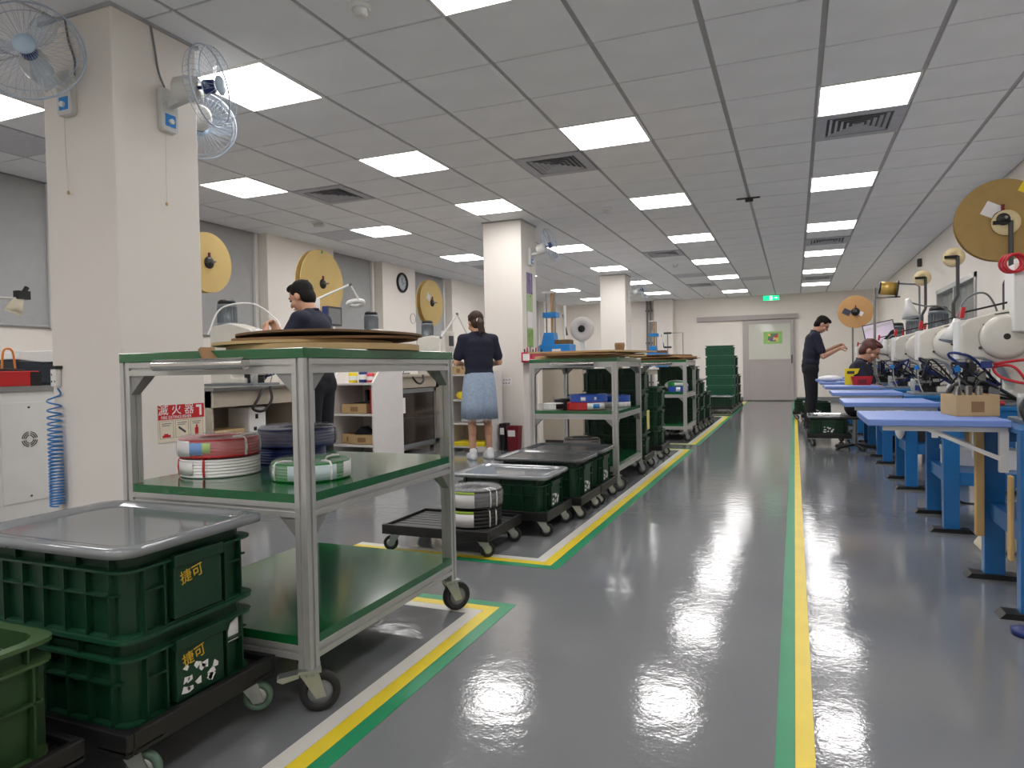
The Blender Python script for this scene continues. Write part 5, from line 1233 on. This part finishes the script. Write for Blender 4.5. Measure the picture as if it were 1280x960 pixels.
# ================================================================ people
def person(label, loc, rz, s=1.0, lean=0.0, hp=.3, hyaw=0.0, armL=None, armR=None, hair='hair', lower='trouser', hands=True, seated=False, tail=False, legs=None):
    t = thing('person', label, 'person', loc, rz)
    def U(x, y, z):
        dz = z-.95; return Vector((x, y*math.cos(lean)+dz*math.sin(lean), .95+dz*math.cos(lean)-y*math.sin(lean)))*s
    def P(x, y, z): return Vector((x, y, z))*s
    def c(a, b, r0, r1): return ('c', a, b, r0*s, r1*s)
    L4 = Matrix.Rotation(-lean, 4, 'X')
    def e(p, r): return ('e', p, tuple(q*s for q in r), L4)
    Xh = (Matrix.Rotation(hyaw, 3, 'Z') @ Matrix.Rotation(-hp-lean, 3, 'X'))
    nb = U(0, .0, 1.43); hc = U(0, .03, 1.50)+Xh @ Vector((0, .012, .085*s))
    body = [e(U(0,0,.95), (.15,.10,.12)), e(U(0,0,1.10), (.135,.095,.15)), e(U(0,.005,1.28), (.16,.105,.15)), c(U(-.14,0,1.40), U(.14,0,1.40), .052, .052), c(nb, hc+Xh @ Vector((0,-.03,-.04)), .056, .052)]
    body += [(p[0], p[1], p[2], p[3] if p[0] == 'e' and len(p) > 3 else p[3], *p[4:]) for p in head_prims(hc, Xh)]
    shirt = [e(U(0,.0,.99), (.175,.125,.11)), e(U(0,.0,1.12), (.176,.13,.2)), e(U(0,.005,1.25), (.186,.132,.19)), e(U(0,-.01,1.33), (.19,.115,.11)), c(U(-.15,-.005,1.385), U(.15,-.005,1.385), .07, .07), c(U(-.06,-.01,1.42), U(.06,-.01,1.42), .06, .06)]
    collar = [c(U(.058*math.cos(a), .0+.06*math.sin(a)+.005, 1.455-.012*math.sin(a)), U(.058*math.cos(a+.6), .0+.06*math.sin(a+.6)+.005, 1.455-.012*math.sin(a+.6)), .013, .013) for a in [k*.55 for k in range(12)]]
    for sd, arm in ((-1, armL), (1, armR)):
        sh = U(sd*.185, 0, 1.385); el, wr, fd, pn = [Vector(q) for q in arm]
        el = el*s; wr = wr*s
        body += [c(sh.lerp(el,.08), el, .040, .038), c(el, wr, .04, .026)]
        mid = sh.lerp(el, .74); shirt += [c(sh.lerp(U(0,0,1.36),.05), mid, .066, .063), c(sh.lerp(U(0,0,1.40),.3), sh, .066, .066)]
        if hands: body += hand_prims(wr, fd, pn, -sd, .75, s)
    if seated:
        kn = [P(-.1,.42,.93), P(.1,.42,.93)]; an = [P(-.1,.40,.455), P(.1,.40,.455)]; hips = [P(-.09,.0,.92), P(.09,.0,.92)]
    else:
        kn, an = legs or ([P(-.095,.015,.49), P(.095,.015,.49)], [P(-.1,-.02,.09), P(.1,-.02,.09)]); hips = [P(-.085,0,.9), P(.085,0,.9)]
    for a, b, g in zip(hips, kn, an):
        body += [c(a, b, .078, .052), c(b, g, .05, .036), c(b+(g-b)*.3+P(0,-.012,0), b+(g-b)*.45+P(0,-.012,0), .05, .045), c(g+P(0,-.02,-.045), g+P(0,.12,-.055), .036, .03)]
    fuse('body', body, 'skin', t, .0075*s, 2)
    fuse('polo_shirt', shirt, 'navy', t, .011*s, 16)
    fuse('collar', collar, 'navy', t, .007*s, 2)
    if lower == 'trouser':
        tr = [e(U(0,0,.93), (.172,.125,.10)), c(P(-.08,0,.88), P(.08,0,.88), .115, .115)]
        for a, b, g in zip(hips, kn, an): tr += [c(a, b, .1, .078), c(b, g, .076, .062)]
        fuse('trousers', tr, 'trouser', t, .012*s, 5)
    else:
        n = 48; rings = []
        for i, (z, rx, ry) in enumerate(((1.0,.165,.122),(.93,.182,.14),(.8,.2,.155),(.65,.212,.165),(.47,.222,.175))):
            rings.append([((rx+(.008*i/4)*math.sin(7*a))*math.cos(a)*s, (ry+(.008*i/4)*math.cos(6*a))*math.sin(a)*s, z*s) for a in [2*PI*k/n for k in range(n)]])
        rings += [[(x*.97, y*.97, z+.002) for x, y, z in rings[-1]], [(x*.93, y*.93, z) for x, y, z in rings[0]]]
        mb = MB(); loft(mb, rings, False, False, True); sk = mb.build('denim_skirt', 'denim', t)
        fr = MB(); rr = random.Random(2)
        for k in range(150):
            a = 2*PI*k/150; x, y = .219*math.cos(a)*s, .172*math.sin(a)*s; fr.cyl((x,y,.475*s), (x*(1+rr.uniform(-.03,.02)), y*(1+rr.uniform(-.03,.02)), (.475-rr.uniform(.015,.045))*s), .0016, .0008, 4)
        f = fr.build('frayed_hem', 'paper', sk); f['kind'] = 'stuff'
        MB().box(-.0015,.0015,-.1765*s,-.166*s,.5*s,.78*s).build('back_seam', 'denim', sk)
    for g in an:
        q = 'shoe' if lower != 'trouser' else 'black'
        fuse('shoe', [c(g+P(0,-.03,-.055), g+P(0,.04,-.05), .046, .046), c(g+P(0,.04,-.052), g+P(0,.14,-.062), .046, .04), ('e', g+P(0,.05,-.075), (.05*s,.13*s,.022*s)), c(g+P(0,-.02,-.03), g+P(0,-.015,.005), .047, .045)], q, t, .008, 3)
    def hq(x, y, z): return hc+Xh @ Vector((x, y, z))
    X4 = Xh.to_4x4()
    hr = [('e', hq(0,-.026,.045), (.086,.096,.09), X4), ('e', hq(0,-.055,-.01), (.076,.058,.085), X4), ('e', hq(0,.03,.098), (.064,.055,.03), X4)]
    if tail: hr += [('e', hq(0,-.075,-.02), (.06,.045,.07), X4), ('c', hq(0,-.105,-.01), hq(0,-.13,-.06), .03, .034), ('c', hq(0,-.13,-.06), hq(0,-.125,-.15), .036, .02), ('c', hq(.015,-.125,-.07), hq(.03,-.12,-.16), .022, .012), ('c', hq(-.015,-.125,-.07), hq(-.025,-.12,-.17), .022, .01)]
    else:
        rr = random.Random(9)
        for k in range(40):
            a = rr.uniform(-PI, PI); u_ = rr.uniform(.3,1); q0 = hq(.062*u_*math.cos(a), -.02+.075*u_*math.sin(a), .118-.03*u_*u_); hr.append(('c', q0, q0+Xh @ Vector((rr.uniform(-.012,.012), rr.uniform(-.01,.02), .012)), .012, .007))
    h = fuse('hair', hr, hair, t, .0065, 2)
    if tail: MB().tube([hq(.03*math.cos(a), -.11+.004*math.cos(a), -.012+.028*math.sin(a)) for a in [k*PI/8 for k in range(16)]], .006, 6, True).build('hair_tie', 'paper', h)
    face_parts(hc, Xh, t)
    return t
# man at the left machine, back half turned, both hands raised in front of him
person('man in navy polo shirt holding up small parts at the left press', (-3.46, 4.42, 0), PI/2+.12, 1.0, .08, .38, -.05,
       ((-.25,.15,1.14), (-.16,.33,1.28), (.3,.35,.8), (.8,0,.3)), ((.25,.15,1.14), (.05,.36,1.30), (-.3,.35,.7), (-.8,0,.3)))
# woman seen from behind
person('woman with ponytail in navy shirt, pale denim skirt and white shoes', (-3.17, 6.8, 0), .72, .94, .05, .28, .12,
       ((-.255,.05,1.12), (-.1,.30,1.10), (.4,.8,.1), (.5,0,-.6)), ((.26,.05,1.12), (.12,.30,1.08), (-.4,.8,.1), (-.5,0,-.6)), 'hairb', 'skirt', True, False, True)
# man standing at the right machines
person('man in navy polo and black trousers standing at the far blue tables', (.22, 11.35, 0), -PI/2+.1, 1.0, .14, .55, 0,
       ((-.235,.13,1.08), (-.10,.37,1.22), (.2,.8,.3), (.5,0,-.6)), ((.235,.15,1.07), (.10,.38,1.18), (-.2,.8,.3), (-.5,0,-.6)))
# seated worker half hidden by the machines
person('seated worker in dark navy clothes behind the red bin', (.62, 8.58, -.33), -PI/2-.15, .92, .15, .45, 0,
       ((-.24,.2,1.12), (-.1,.44,1.06), (.3,.8,-.1), (.4,0,-.7)), ((.24,.2,1.12), (.1,.44,1.06), (-.3,.8,-.1), (-.4,0,-.7)), 'hairr', 'trouser', True, True)
st = thing('work_stool', 'low stool under the seated worker', 'stool', (.62, 8.58, 0))
MB().lathe([(0,.35),(.15,.35),(.16,.365),(.15,.38),(0,.38)], 24).build('seat', 'black', st); MB().cyl((0,0,.05), (0,0,.355), .025, n=12).build('column', 'steel', st)
for k in range(5):
    a = 2*PI*k/5; MB().cyl((0,0,.06), (.22*math.cos(a),.22*math.sin(a),.03), .016, n=8).ell((.22*math.cos(a),.22*math.sin(a),.022), (.022,.022,.022), n=8, m=6).build('leg', 'black', st)
